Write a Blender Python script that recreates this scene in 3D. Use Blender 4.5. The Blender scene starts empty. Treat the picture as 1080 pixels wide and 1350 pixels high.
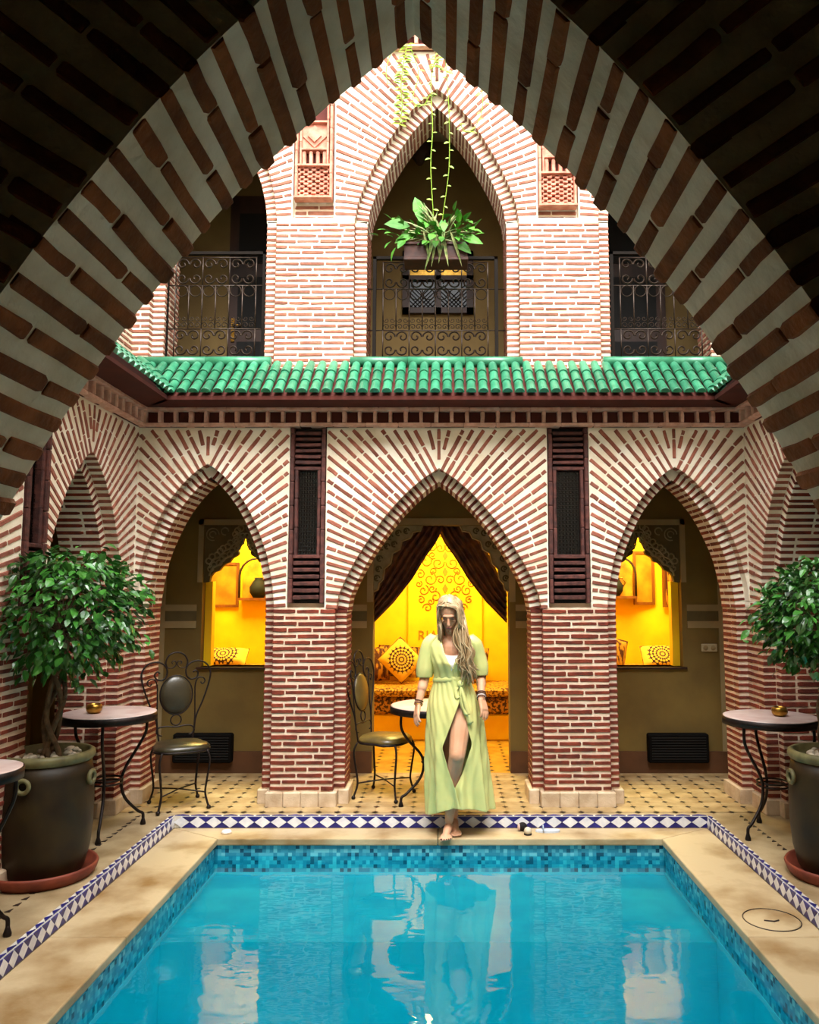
import bpy, math, random
import numpy as np
from mathutils import Matrix, Vector

S = bpy.context.scene
COL = S.collection
rnd = random.Random(11)
PI = math.pi
R = math.radians

# ------------------------------------------------------------------ camera
cam_d = bpy.data.cameras.new('camera')
cam_d.lens = 1040.0 / 1350.0 * 36.0
cam_d.sensor_width = 36.0
cam_d.shift_x = -48.0 / 1350.0
cam_d.clip_start = 0.05
cam = bpy.data.objects.new('camera', cam_d)
PITCH = math.atan(105.0 / 1040.0)
CAM = (0.04, 0.0, 1.7)
cam.location = CAM
cam.rotation_euler = (PI / 2 + PITCH, 0, 0)
COL.objects.link(cam)
S.camera = cam

# ------------------------------------------------------------------ sky: bright overcast noon
w = bpy.data.worlds.new('sky'); S.world = w
w.use_nodes = True
bg = w.node_tree.nodes['Background']
bg.inputs[0].default_value = (0.96, 0.985, 1.0, 1)
bg.inputs[1].default_value = 1.5
sun_d = bpy.data.lights.new('sun', 'SUN'); sun_d.energy = 2.5; sun_d.angle = R(50); sun_d.color = (1, .97, .93)
sun = bpy.data.objects.new('sun', sun_d); COL.objects.link(sun)
sun.rotation_euler = (R(36), R(5), 0)
S.view_settings.view_transform = 'Standard'
S.view_settings.look = 'None'
S.view_settings.gamma = 1.0
S.view_settings.use_curve_mapping = False
S.view_settings.exposure = 2.0

# ------------------------------------------------------------------ materials
def nd(nt, t, **kw):
    n = nt.nodes.new(t)
    for k, v in kw.items():
        setattr(n, k, v)
    return n

def rgb(h):
    if isinstance(h, str):
        c = [int(h[i:i + 2], 16) / 255 for i in (0, 2, 4)]
        return tuple((x / 12.92 if x <= .04045 else ((x + .055) / 1.055) ** 2.4) for x in c) + (1,)
    return tuple(h) + (1,)

def pmat(name, col, rough=.7, metal=0., col2=None, nscale=6., nmix=.5, var=0., bump=0., bscale=60., spec=.4,
         coat=0., sss=0., trans=0., stretch=None, contrast=(.35, .65)):
    m = bpy.data.materials.new(name); m.use_nodes = True
    nt = m.node_tree; b = nt.nodes['Principled BSDF']
    b.inputs['Roughness'].default_value = rough
    b.inputs['Metallic'].default_value = metal
    b.inputs['Specular IOR Level'].default_value = spec
    b.inputs['Coat Weight'].default_value = coat
    if sss:
        b.inputs['Subsurface Weight'].default_value = sss
        b.inputs['Subsurface Radius'].default_value = (.02, .008, .004)
    if trans:
        b.inputs['Transmission Weight'].default_value = trans
    geo = nd(nt, 'ShaderNodeNewGeometry')
    pos = geo.outputs['Position']
    if stretch:
        mp = nd(nt, 'ShaderNodeMapping'); mp.inputs['Scale'].default_value = stretch
        nt.links.new(pos, mp.inputs['Vector']); pos = mp.outputs[0]
    c1 = rgb(col); c2 = rgb(col2) if col2 else tuple(x * .75 for x in c1[:3]) + (1,)
    nz = nd(nt, 'ShaderNodeTexNoise'); nz.inputs['Scale'].default_value = nscale; nz.inputs['Detail'].default_value = 5
    nt.links.new(pos, nz.inputs['Vector'])
    rp = nd(nt, 'ShaderNodeMapRange'); rp.inputs['From Min'].default_value = contrast[0]; rp.inputs['From Max'].default_value = contrast[1]
    rp.inputs['To Max'].default_value = nmix * 2 if nmix < .5 else 1
    nt.links.new(nz.outputs[0], rp.inputs['Value'])
    mx = nd(nt, 'ShaderNodeMix', data_type='RGBA'); mx.inputs['A'].default_value = c1; mx.inputs['B'].default_value = c2
    nt.links.new(rp.outputs[0], mx.inputs['Factor'])
    out = mx.outputs['Result']
    if var:
        oi = nd(nt, 'ShaderNodeObjectInfo')
        ad = nd(nt, 'ShaderNodeMath', operation='ADD'); fr = nd(nt, 'ShaderNodeMath', operation='FRACT')
        nt.links.new(oi.outputs['Random'], ad.inputs[0]); nt.links.new(geo.outputs['Random Per Island'], ad.inputs[1])
        nt.links.new(ad.outputs[0], fr.inputs[0])
        mr = nd(nt, 'ShaderNodeMapRange'); mr.inputs['To Min'].default_value = 1 - var; mr.inputs['To Max'].default_value = 1 + var
        nt.links.new(fr.outputs[0], mr.inputs['Value'])
        hs = nd(nt, 'ShaderNodeHueSaturation'); nt.links.new(out, hs.inputs['Color']); nt.links.new(mr.outputs[0], hs.inputs['Value'])
        out = hs.outputs[0]
    nt.links.new(out, b.inputs['Base Color'])
    if bump:
        n2 = nd(nt, 'ShaderNodeTexNoise'); n2.inputs['Scale'].default_value = bscale; n2.inputs['Detail'].default_value = 6
        nt.links.new(geo.outputs['Position'], n2.inputs['Vector'])
        bp = nd(nt, 'ShaderNodeBump'); bp.inputs['Strength'].default_value = bump; bp.inputs['Distance'].default_value = .01
        nt.links.new(n2.outputs[0], bp.inputs['Height']); nt.links.new(bp.outputs[0], b.inputs['Normal'])
    return m

M = {}
M['mortar'] = pmat('lime_mortar', 'f3ead8', .9, col2='e0d1b6', nscale=5, bump=.35, bscale=45)
M['mortar_pink'] = pmat('pink_mortar', 'e6d0b9', .9, col2='d3b59a', nscale=9, bump=.35, bscale=55)
M['mortar_grey'] = pmat('grey_mortar', 'e6e8da', .92, col2='c4c5b2', nscale=7, bump=1.0, bscale=26)
M['brick'] = pmat('fan_brick', '9d5f4c', .85, col2='7d4434', nscale=14, var=.22, bump=.5, bscale=70)
M['brick_red'] = pmat('red_brick', '7e331f', .85, col2='5c2216', nscale=16, var=.22, bump=.5, bscale=70)
M['brick_pale'] = pmat('pale_brick', '9c6550', .88, col2='82503e', nscale=14, var=.2, bump=.5, bscale=70)
M['brick_brown'] = pmat('brown_brick', '87522c', .9, col2='5e361b', nscale=12, var=.25, bump=.6, bscale=60)
M['brick_dark'] = pmat('dark_burnt_brick', '5f332b', .7, col2='3c1e1a', nscale=20, var=.25, bump=.4, bscale=70)
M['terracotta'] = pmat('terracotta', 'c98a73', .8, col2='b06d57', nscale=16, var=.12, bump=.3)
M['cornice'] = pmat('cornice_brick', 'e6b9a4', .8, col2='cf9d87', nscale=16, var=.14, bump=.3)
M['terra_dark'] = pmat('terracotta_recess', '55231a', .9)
M['stone'] = pmat('plinth_stone', 'd3bda0', .75, col2='b99f80', nscale=9, var=.08, bump=.25, bscale=80)
M['coping'] = pmat('travertine', 'bfa983', .5, col2='8a6a3e', nscale=3.0, bump=.12, bscale=50, var=.04, contrast=(.42, .70))
M['deck'] = pmat('deck_stone', 'b5a07c', .6, col2='8f7855', nscale=3.5, bump=.2, bscale=60)
M['tile_cream'] = pmat('cream_tile', 'b79d72', .5, col2='9a7e54', nscale=7, var=.12, bump=.1)
M['tile_dark'] = pmat('dark_inset_tile', '33251d', .5, var=.2)
M['tile_white'] = pmat('white_glazed_tile', 'e9eaee', .22, col2='d5d8e2', nscale=20, var=.06, coat=.3)
M['tile_navy'] = pmat('navy_glazed_tile', '27277e', .3, col2='1c1c62', nscale=20, var=.2, coat=.05)
M['green'] = pmat('green_glazed_tile', '37805f', .34, col2='236a4b', nscale=14, var=.2, coat=.15, spec=.5)
M['plaster'] = pmat('ochre_plaster', '74602f', .85, col2='635026', nscale=2.2, bump=.15, bscale=20)
M['plaster_light'] = pmat('pale_plaster', '9b8a66', .85, col2='8a7955', nscale=3, bump=.1)
M['plaster_carved'] = pmat('carved_plaster', '958a6c', .85, col2='7d7254', nscale=9, bump=.2)
M['plaster_dark'] = pmat('carved_ground', '5c5134', .9)  # darker plaster tone for window-head grounds, doorway scrolls and the dado strip
M['plaster_up'] = pmat('upper_plaster', '80693f', .88, col2='705a34', nscale=2, bump=.1)
M['skirting'] = pmat('brown_skirting', '5d3b20', .7)
M['yellow'] = pmat('yellow_plaster', 'f6c603', .75, col2='e8b004', nscale=3, bump=.1)
M['yellow_relief'] = pmat('yellow_relief', 'b47d08', .75)
M['wood'] = pmat('dark_wood', '3a2013', .55, col2='241209', nscale=9, stretch=(1, 1, .15))
M['wood_warm'] = pmat('warm_wood', '8a4d16', .5, col2='5d300c', nscale=8, stretch=(1, 1, .2))
M['black'] = pmat('soot_black', '0d0b0a', .8)
M['iron'] = pmat('wrought_iron', '1d1816', .45, metal=.6, col2='2d2320', nscale=30)
M['iron_rail'] = pmat('railing_iron', '2a2019', .4, metal=.5, col2='41342a', nscale=40)
M['rail_wood'] = pmat('railing_frame_wood', '17110c', .8, spec=.12)
M['brass'] = pmat('brass', 'b1873a', .3, metal=.9, col2='8b6524', nscale=30)
M['glass_dark'] = pmat('dark_lattice_glass', '15100d', .2, spec=.35)
M['leather'] = pmat('olive_leather', '3a3322', .32, col2='2c2618', nscale=8, spec=.6, bump=.1)
M['leather_tan'] = pmat('tan_leather', '6e5a2a', .35, col2='4f4020', nscale=6, spec=.6)
M['marble'] = pmat('pink_marble', 'dcc8c0', .28, col2='cbaea6', nscale=9, coat=.2)
M['pot'] = pmat('brown_glaze', '23180c', .5, col2='33260f', nscale=6, coat=.0, spec=.3, bump=.15, bscale=12)
M['pot_rim'] = pmat('olive_rim', '77704a', .5, col2='5a5334', nscale=14)
M['saucer'] = pmat('clay_saucer', '8b412c', .6, col2='6d2f20', nscale=9)
M['pebble'] = pmat('pale_pebble', 'cfc3ae', .7, col2='a79b88', nscale=20, var=.2)
M['bark'] = pmat('grey_bark', '6b533b', .85, col2='4a3826', nscale=25, bump=.5)
M['leaf'] = pmat('ficus_leaf', '3f7d2c', .28, col2='24571b', nscale=4, var=.55, spec=.7)
M['leaf_bright'] = pmat('bright_leaf', '4f8a2c', .5, col2='3a7424', nscale=9, var=.35, spec=.25)
M['leaf_lime'] = pmat('lime_leaf', '8fac34', .45, col2='6f922c', nscale=9, var=.2)
M['leaf_straw'] = pmat('striped_leaf', '9c9a68', .55, col2='4f7432', nscale=30)
M['planter'] = pmat('planter_wood', '4a2417', .55, col2='341710', nscale=14)
M['curtain'] = pmat('brown_brocade', '6a3d1c', .6, col2='371510', nscale=11, bump=.2, bscale=80)
M['skin'] = pmat('skin', 'd9a583', .5, col2='cf9672', nscale=7, sss=.12)
M['dress'] = pmat('lime_satin', 'dcd98c', .27, col2='c9d085', nscale=5, spec=.6)
M['white_cloth'] = pmat('white_cloth', 'eeeeee', .8)
M['hair'] = pmat('blond_hair', 'cdb48c', .42, col2='9c7d55', nscale=34, stretch=(1, 1, .12), spec=.5)
M['lip'] = pmat('lip', 'b0625c', .4)
M['eye'] = pmat('eye_shadow', '4a3226', .5)
M['bracelet'] = pmat('bracelet_cord', '2c1a14', .5)
M['gold'] = pmat('bracelet_gold', 'c79a4a', .3, metal=.9)
M['nail'] = pmat('nail_varnish', '4b1b22', .2)
M['white_plastic'] = pmat('white_plastic', 'b9ac8c', .5)
M['heater'] = pmat('heater_black', '0b0908', .8, spec=.1)
M['roof'] = pmat('outer_wall', '8f7d5c', .9)
M['book'] = pmat('paper_orange', 'e0a020', .6, col2='c0600c', nscale=6)
M['gilt'] = pmat('gilt_panel', 'c08a1e', .5, col2='9a6412', nscale=5)
M['sofa_top'] = pmat('sofa_brocade', 'c9962a', .7, col2='5d3208', nscale=38, contrast=(.45, .58))
M['sofa_front'] = pmat('sofa_trim', 'a9741d', .7, col2='3a1d08', nscale=30, contrast=(.47, .53))
# ------------------------------------------------------------------ mesh helpers
def tag(o, label=None, cat=None, group=None, kind=None):
    if label: o['label'] = label
    if cat: o['category'] = cat
    if group: o['group'] = group
    if kind: o['kind'] = kind
    return o

def thing(name, label, cat, loc=(0, 0, 0), rz=0., group=None, kind=None):
    o = bpy.data.objects.new(name, None); o.empty_display_size = .1
    COL.objects.link(o); o.location = loc; o.rotation_euler = (0, 0, rz)
    return tag(o, label, cat, group, kind)

def link(name, me, parent=None):
    o = bpy.data.objects.new(name, me); COL.objects.link(o)
    if parent is not None: o.parent = parent
    return o

class MB:
    def __init__(s, xf=None):
        s.v = []; s.f = []; s.m = []; s.sm = []; s.xf = xf
    def add(s, vs, fs, mi=0, smooth=False):
        b = len(s.v)
        if s.xf: vs = [s.xf(*p) for p in vs]
        s.v += [tuple(p) for p in vs]
        for f in fs:
            s.f.append(tuple(i + b for i in f)); s.m.append(mi); s.sm.append(smooth)
        return s
    def box(s, x0, x1, y0, y1, z0, z1, mi=0):
        v = [(x, y, z) for z in (z0, z1) for y in (y0, y1) for x in (x0, x1)]
        return s.add(v, [(0, 2, 3, 1), (4, 5, 7, 6), (0, 1, 5, 4), (2, 6, 7, 3), (0, 4, 6, 2), (1, 3, 7, 5)], mi)
    def cbox(s, x0, x1, y0, y1, z0, z1, c=.01, mi=0):
        # box with chamfered edges
        vs = []; 
        for k, (dz, ins) in enumerate(((z0, c), (z0 + c, 0), (z1 - c, 0), (z1, c))):
            a, b, e, g = x0 + ins, x1 - ins, y0 + ins, y1 - ins
            q = c if ins == 0 else c * .3
            vs += [(a + q, e, dz), (b - q, e, dz), (b, e + q, dz), (b, g - q, dz), (b - q, g, dz), (a + q, g, dz), (a, g - q, dz), (a, e + q, dz)]
        fs = [tuple(range(7, -1, -1)), tuple(range(24, 32))]
        for k in range(3):
            for i in range(8):
                j = (i + 1) % 8
                fs.append((k * 8 + i, k * 8 + j, k * 8 + 8 + j, k * 8 + 8 + i))
        return s.add(vs, fs, mi)
    def tube(s, pts, r, n=6, mi=0, closed=False, flat=1.0):
        P = [Vector(p) for p in pts]; k = len(P)
        rr = r if isinstance(r, (list, tuple)) else [r] * k
        vs = []; fs = []
        T = []
        for i in range(k):
            a = P[(i - 1) % k] if (closed or i) else P[0]
            b = P[(i + 1) % k] if (closed or i < k - 1) else P[-1]
            t = (b - a); T.append(t.normalized() if t.length > 1e-9 else Vector((0, 0, 1)))
        up = Vector((0, 0, 1)) if abs(T[0].z) < .9 else Vector((0, 1, 0))
        nrm = (up - T[0] * up.dot(T[0])).normalized()
        for i in range(k):
            nrm = nrm - T[i] * nrm.dot(T[i])
            if nrm.length < 1e-6: nrm = T[i].orthogonal()
            nrm.normalize(); bi = T[i].cross(nrm)
            for j in range(n):
                a = 2 * PI * j / n
                vs.append(P[i] + (nrm * math.cos(a) + bi * math.sin(a) * flat) * rr[i])
        for i in range(k if closed else k - 1):
            i2 = (i + 1) % k
            for j in range(n):
                j2 = (j + 1) % n
                fs.append((i * n + j, i * n + j2, i2 * n + j2, i2 * n + j))
        if not closed:
            fs.append(tuple(range(n - 1, -1, -1))); fs.append(tuple((k - 1) * n + j for j in range(n)))
        return s.add(vs, fs, mi, n > 4)
    def lathe(s, prof, n=24, c=(0, 0, 0), mi=0, smooth=True, squash=1.):
        vs = []; fs = []
        for (r, z) in prof:
            for j in range(n):
                a = 2 * PI * j / n
                vs.append((c[0] + r * math.cos(a), c[1] + r * math.sin(a) * squash, c[2] + z))
        for i in range(len(prof) - 1):
            for j in range(n):
                j2 = (j + 1) % n
                fs.append((i * n + j, i * n + j2, (i + 1) * n + j2, (i + 1) * n + j))
        if prof[0][0] > 1e-6: fs.append(tuple(range(n - 1, -1, -1)))
        if prof[-1][0] > 1e-6: fs.append(tuple((len(prof) - 1) * n + j for j in range(n)))
        return s.add(vs, fs, mi, smooth)
    def prism(s, poly, y0, y1, mi=0):
        # polygon in x,z extruded along y
        k = len(poly)
        vs = [(x, y0, z) for x, z in poly] + [(x, y1, z) for x, z in poly]
        fs = [tuple(range(k)), tuple(range(2 * k - 1, k - 1, -1))]
        for i in range(k):
            j = (i + 1) % k
            fs.append((i, i + k, j + k, j))
        return s.add(vs, fs, mi)
    def ell(s, c, r, nu=14, nv=9, mi=0, rot=None):
        vs = []; fs = []
        rot = rot or Matrix.Identity(3); c = Vector(c)
        for i in range(nv + 1):
            th = PI * i / nv
            for j in range(nu):
                ph = 2 * PI * j / nu
                p = Vector((r[0] * math.sin(th) * math.cos(ph), r[1] * math.sin(th) * math.sin(ph), r[2] * math.cos(th)))
                vs.append(c + rot @ p)
        for i in range(nv):
            for j in range(nu):
                j2 = (j + 1) % nu
                fs.append((i * nu + j, (i + 1) * nu + j, (i + 1) * nu + j2, i * nu + j2))
        return s.add(vs, fs, mi, True)
    def cone(s, a, b, ra, rb, n=12, mi=0):
        # tapered capsule
        a = Vector(a); b = Vector(b); d = (b - a); L = d.length; d.normalize()
        pts = []; rs = []
        for k in range(4):
            t = PI / 2 * (1 - k / 4); pts.append(a - d * ra * math.sin(t)); rs.append(max(ra * math.cos(t), .0005))
        pts.append(a); rs.append(ra); pts.append(b); rs.append(rb)
        for k in range(1, 5):
            t = PI / 2 * k / 4; pts.append(b + d * rb * math.sin(t)); rs.append(max(rb * math.cos(t), .0005))
        return s.tube(pts, rs, n, mi)
    def grid(s, rows, mi=0, smooth=True, closed=False):
        n = len(rows[0]); vs = [p for r_ in rows for p in r_]; fs = []
        for i in range(len(rows) - 1):
            for j in range(n if closed else n - 1):
                j2 = (j + 1) % n
                fs.append((i * n + j, i * n + j2, (i + 1) * n + j2, (i + 1) * n + j))
        return s.add(vs, fs, mi, smooth)
    def mesh(s, name, mats):
        me = bpy.data.meshes.new(name); me.from_pydata(s.v, [], s.f); 
        if not isinstance(mats, (list, tuple)): mats = [mats]
        for m in mats: me.materials.append(m)
        me.polygons.foreach_set('material_index', s.m)
        me.polygons.foreach_set('use_smooth', s.sm)
        me.update(); return me
    def build(s, name, mats, parent=None):
        return link(name, s.mesh(name, mats), parent)

def copy_tree(root, loc=None, rz=None, label=None, group=None):
    c = root.copy(); COL.objects.link(c)
    if loc is not None: c.location = loc
    if rz is not None: c.rotation_euler = (0, 0, rz)
    if label: c['label'] = label
    if group: c['group'] = group
    for ch in root.children:
        k = ch.copy(); COL.objects.link(k); k.parent = c
        for g in ch.children:
            q = g.copy(); COL.objects.link(q); q.parent = k
    return c

def interp(tab, x):
    if x <= tab[0][0]: return tab[0][1]
    for (a, b), (c, d) in zip(tab, tab[1:]):
        if x <= c: return b + (d - b) * (x - a) / (c - a)
    return tab[-1][1]

def smooth_curve(pts, sub=6, closed=False):
    # Catmull-Rom
    P = [Vector(p) for p in pts]; n = len(P); out = []
    rng = range(n) if closed else range(n - 1)
    for i in rng:
        if closed: a, b, c, d = P[i - 1], P[i], P[(i + 1) % n], P[(i + 2) % n]
        else: a, b, c, d = P[max(i - 1, 0)], P[i], P[i + 1], P[min(i + 2, n - 1)]
        for k in range(sub):
            t = k / sub
            out.append(.5 * ((2 * b) + (c - a) * t + (2 * a - 5 * b + 4 * c - d) * t * t + (3 * b - a - 3 * c + d) * t ** 3))
    if not closed: out.append(P[-1])
    return out

# projection, only to rank pieces by how large they show
cp, sp = math.cos(PITCH), math.sin(PITCH)
def project(p):
    x, y, z = p[0] - CAM[0], p[1] - CAM[1], p[2] - CAM[2]
    dz = y * cp + z * sp
    if dz < .05: return None
    return 588 + 1040 * x / dz, 675 - 1040 * (-y * sp + z * cp) / dz, dz

# ------------------------------------------------------------------ bricks
def unit_brick(seed, rag=.06):
    r_ = random.Random(seed)
    vs = []; fs = []
    st = [-.5, -.47, .1 + r_.uniform(-.2, .2), .47, .5]
    for k, x in enumerate(st):
        e = 0.07 if k in (0, len(st) - 1) else 0.
        j = lambda a=rag: r_.uniform(-a, a)
        zt = .5 - e * .8 + j(); zb = -.5 + e * .8 + j(); c = .12
        yf = 0 + e * .3
        vs += [(x, 1, zb), (x, yf + .12, zb), (x, yf, zb + c + .03), (x, yf, zt - c - .03), (x, yf + .12, zt), (x, 1, zt)]
    for k in range(len(st) - 1):
        for i in range(5):
            fs.append((k * 6 + i, k * 6 + i + 1, k * 6 + 7 + i, k * 6 + 6 + i))
    fs.append((0, 1, 2, 3, 4, 5)); b = (len(st) - 1) * 6
    fs.append((b + 5, b + 4, b + 3, b + 2, b + 1, b))
    return vs, [tuple(reversed(f)) for f in fs]
UB = [unit_brick(i) for i in range(6)]

class Bricks:
    """collects bricks of one wall piece; the largest in view become objects, the rest one stuff part"""
    def __init__(s, parent, mat, name='brick', units=None):
        s.off = Vector((0, 0, 0)); s.parent = parent; s.mat = mat; s.name = name; s.items = []; s.units = units or UB
        s.meshes = []
        for vs, fs in s.units:
            me = bpy.data.meshes.new(name); me.from_pydata(vs, [], fs); me.materials.append(mat); me.update(); s.meshes.append(me)
    def add(s, mt):
        s.items.append((mt, rnd.randrange(len(s.units))))
    def finish(s, limit=300, minpx=5.):
        rank = []
        for i, (mt, k) in enumerate(s.items):
            c = mt.translation + s.off; p = project(c)
            if p is None or not (-30 < p[0] < 1110 and -30 < p[1] < 1380): continue
            a = project(c + mt.col[0].xyz * .5); b = project(c - mt.col[0].xyz * .5)
            e = project(c + mt.col[2].xyz * .5); g = project(c - mt.col[2].xyz * .5)
            if None in (a, b, e, g): continue
            ar = abs((a[0] - b[0]) * (e[1] - g[1]) - (a[1] - b[1]) * (e[0] - g[0]))
            ln = math.hypot(a[0] - b[0], a[1] - b[1])
            if ln >= minpx: rank.append((ar, i))
        rank.sort(reverse=True)
        single = set(i for _, i in rank[:limit])
        V = []; F = []; nb = 0
        base = [np.array([(*v, 1.) for v in u[0]]) for u in s.units]
        for i, (mt, k) in enumerate(s.items):
            if i in single:
                o = link(s.name, s.meshes[k], s.parent); o.matrix_basis = mt
            else:
                A = base[k] @ np.array(mt).T
                V += A[:, :3].tolist(); F += [tuple(q + nb for q in f) for f in s.units[k][1]]; nb += len(base[k])
        if V:
            me = bpy.data.meshes.new(s.name + 's'); me.from_pydata(V, [], F); me.materials.append(s.mat); me.update()
            o = link(s.name + 's', me, s.parent); o['kind'] = 'stuff'

class Frame:
    """wall frame: u along the wall, d into it, v up"""
    def __init__(s, org, udir, ddir):
        s.o = Vector(org); s.u = Vector(udir); s.d = Vector(ddir)
    def p(s, u, d, v):
        return s.o + s.u * u + s.d * d + Vector((0, 0, v))
    def mat(s, u, v, ang, L, T, d0, dep, flip=False):
        lx = s.u * math.cos(ang) + Vector((0, 0, 1)) * math.sin(ang)
        lz = -s.u * math.sin(ang) + Vector((0, 0, 1)) * math.cos(ang)
        m = Matrix.Identity(4)
        m.col[0] = (*(lx * L), 0); m.col[1] = (*(s.d * dep), 0); m.col[2] = (*(lz * T), 0)
        m.col[3] = (*s.p(u, d0, v), 1)
        return m

# pointed arch profiles: (height fraction, width fraction)
PROF_WIDE = [(0, 1), (.04, .99), (.148, .963), (.262, .893), (.385, .80), (.508, .69), (.64, .558), (.75, .43), (.844, .30), (.93, .155), (1, 0)]
PROF_SLIM = [(0, 1), (.1, .995), (.23, .962), (.385, .89), (.47, .83), (.56, .75), (.66, .65), (.75, .54), (.85, .38), (.92, .24), (.97, .11), (1, 0)]
ANG = [(0, 0), (.23, 11), (.385, 19), (.56, 30), (.75, 41), (.87, 48), (.94, 57), (1, 64)]

def arch_curve(half, z0, z1, prof, n=40):
    """list of (w, z) from springing to apex, evenly spaced by length"""
    raw = [(interp(prof, i / 200) * half, z0 + (z1 - z0) * i / 200) for i in range(201)]
    # smooth
    for _ in range(6):
        raw = [raw[0]] + [((a[0] + 2 * b[0] + c[0]) / 4, b[1]) for a, b, c in zip(raw, raw[1:], raw[2:])] + [raw[-1]]
    L = [0]
    for a, b in zip(raw, raw[1:]): L.append(L[-1] + math.hypot(a[0] - b[0], a[1] - b[1]))
    out = []
    k = 0
    for i in range(n + 1):
        t = L[-1] * i / n
        while k < 199 and L[k + 1] < t: k += 1
        f_ = (t - L[k]) / max(L[k + 1] - L[k], 1e-9)
        out.append((raw[k][0] + (raw[k + 1][0] - raw[k][0]) * f_, raw[k][1] + (raw[k + 1][1] - raw[k][1]) * f_))
    return out, L[-1]

def arch_body(mb, fr, ul, ur, zb, zt, cu, curve, d0, d1, mi=0):
    """wall block ul..ur, zb..zt with the opening of curve cut out (curve may start below zb)"""
    cv = [(w_, z) for w_, z in curve if z >= zb - 1e-6]
    if cv[0][1] > zb + 1e-4: cv = [(cv[0][0], zb)] + cv
    for sgn, ue in ((-1, ul), (1, ur)):
        A = [(cu + sgn * w_, z) for w_, z in cv]
        n = len(A)
        f_in = [fr.p(u, d0, z) for u, z in A]; b_in = [fr.p(u, d1, z) for u, z in A]
        f_o = [fr.p(ue, d0, z) for u, z in A]; b_o = [fr.p(ue, d1, z) for u, z in A]
        vs = f_in + b_in + f_o + b_o; fs = []
        for i in range(n - 1):
            fs.append((i, i + 1, 2 * n + i + 1, 2 * n + i)); fs.append((n + i, 3 * n + i, 3 * n + i + 1, n + i + 1))
            fs.append((i, n + i, n + i + 1, i + 1)); fs.append((2 * n + i, 2 * n + i + 1, 3 * n + i + 1, 3 * n + i))
        fs.append((0, 2 * n, 3 * n, n))
        mb.add(vs, fs, mi)
    za = cv[-1][1]
    c = [fr.p(u, d, z) for z in (za, zt) for d in (d0, d1) for u in (ul, ur)]
    mb.add(c, [(4, 5, 7, 6), (0, 1, 5, 4), (2, 6, 7, 3), (0, 4, 6, 2), (1, 3, 7, 5)], mi)

def ring_body(mb, fr, cu, outer, inner, d0, d1, mi=0):
    for sgn in (-1, 1):
        n = len(outer)
        O = [(cu + sgn * w_, z) for w_, z in outer]; I = [(cu + sgn * w_, z) for w_, z in inner]
        vs = [fr.p(u, d0, z) for u, z in O] + [fr.p(u, d0, z) for u, z in I] + [fr.p(u, d1, z) for u, z in I] + [fr.p(u, d1, z) for u, z in O]
        fs = []
        for i in range(n - 1):
            for a in range(3):
                fs.append((a * n + i, a * n + i + 1, (a + 1) * n + i + 1, (a + 1) * n + i))
        mb.add(vs, fs, mi)

def offset_curve(curve, t):
    out = []
    n = len(curve)
    for i, (w_, z) in enumerate(curve):
        a = curve[max(i - 1, 0)]; b = curve[min(i + 1, n - 1)]
        dx, dz = b[0] - a[0], b[1] - a[1]; L = math.hypot(dx, dz) or 1
        nx, nz = -dz / L, dx / L      # towards the opening
        out.append((w_ + nx * t, z + nz * t))
    # apex: meet on the axis
    sl = 1.25
    out[-1] = (0, curve[-1][1] - t * 1.45)
    return [(max(w_, 0), z) for w_, z in out]

def fan_bricks(bs, fr, cu, half, z0, z1, prof, ul, ur, zt, d0, zmin, n=27, T=.031, Lr=(.15, .24), dep=.05, gap=.010, top_fan=4, edge=.012, proud=.006, ang=ANG, foot=-.004):
    cv, Ltot = arch_curve(half, z0, z1, prof, 200)
    for sgn in (-1, 1):
        ue = ul if sgn < 0 else ur
        lines = []
        for i in range(n):
            t = (i + .5) / n
            w_, z = cv[int(t * 200)]
            u_ = (z - z0) / (z1 - z0)
            lines.append((w_, z, R(interp(ang, u_)), foot))
        lines.append((0, z1, R(75), .16))
        for (w_, z, a, start) in lines:
            if z < zmin: continue
            dx, dz = math.cos(a), math.sin(a)
            room = abs(ue - cu) - w_
            tmax = 9.
            if dx > 1e-4: tmax = min(tmax, (room - edge) / dx)
            if dz > 1e-4: tmax = min(tmax, (zt - edge - z) / dz - T * .4)
            s_ = start; first = True; dp = .098 if start < 0 else dep
            while s_ < tmax - .03:
                L = rnd.uniform(*Lr)
                if first: L *= rnd.choice((.45, .7, 1., 1.)); first = False
                if s_ + L > tmax: L = tmax - s_
                if tmax - (s_ + L + gap) < .035: L = tmax - s_
                m_ = s_ + L / 2
                aj = a + rnd.uniform(-.012, .012)
                bs.add(fr.mat(cu + sgn * (w_ + dx * m_), z + dz * m_, aj if sgn > 0 else PI - aj, L, T * rnd.uniform(.88, 1.1), d0 - proud * rnd.uniform(.6, 1.3), dp))
                dp = dep
                s_ += L + gap * rnd.uniform(.8, 1.4)
    # upright brick on the axis
    s_ = .07
    while z1 + s_ + .06 < zt - edge:
        L = min(.16, zt - edge - z1 - s_)
        bs.add(fr.mat(cu, z1 + s_ + L / 2, PI / 2, L, T * .9, d0 - proud, dep)); s_ += L + gap

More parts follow.
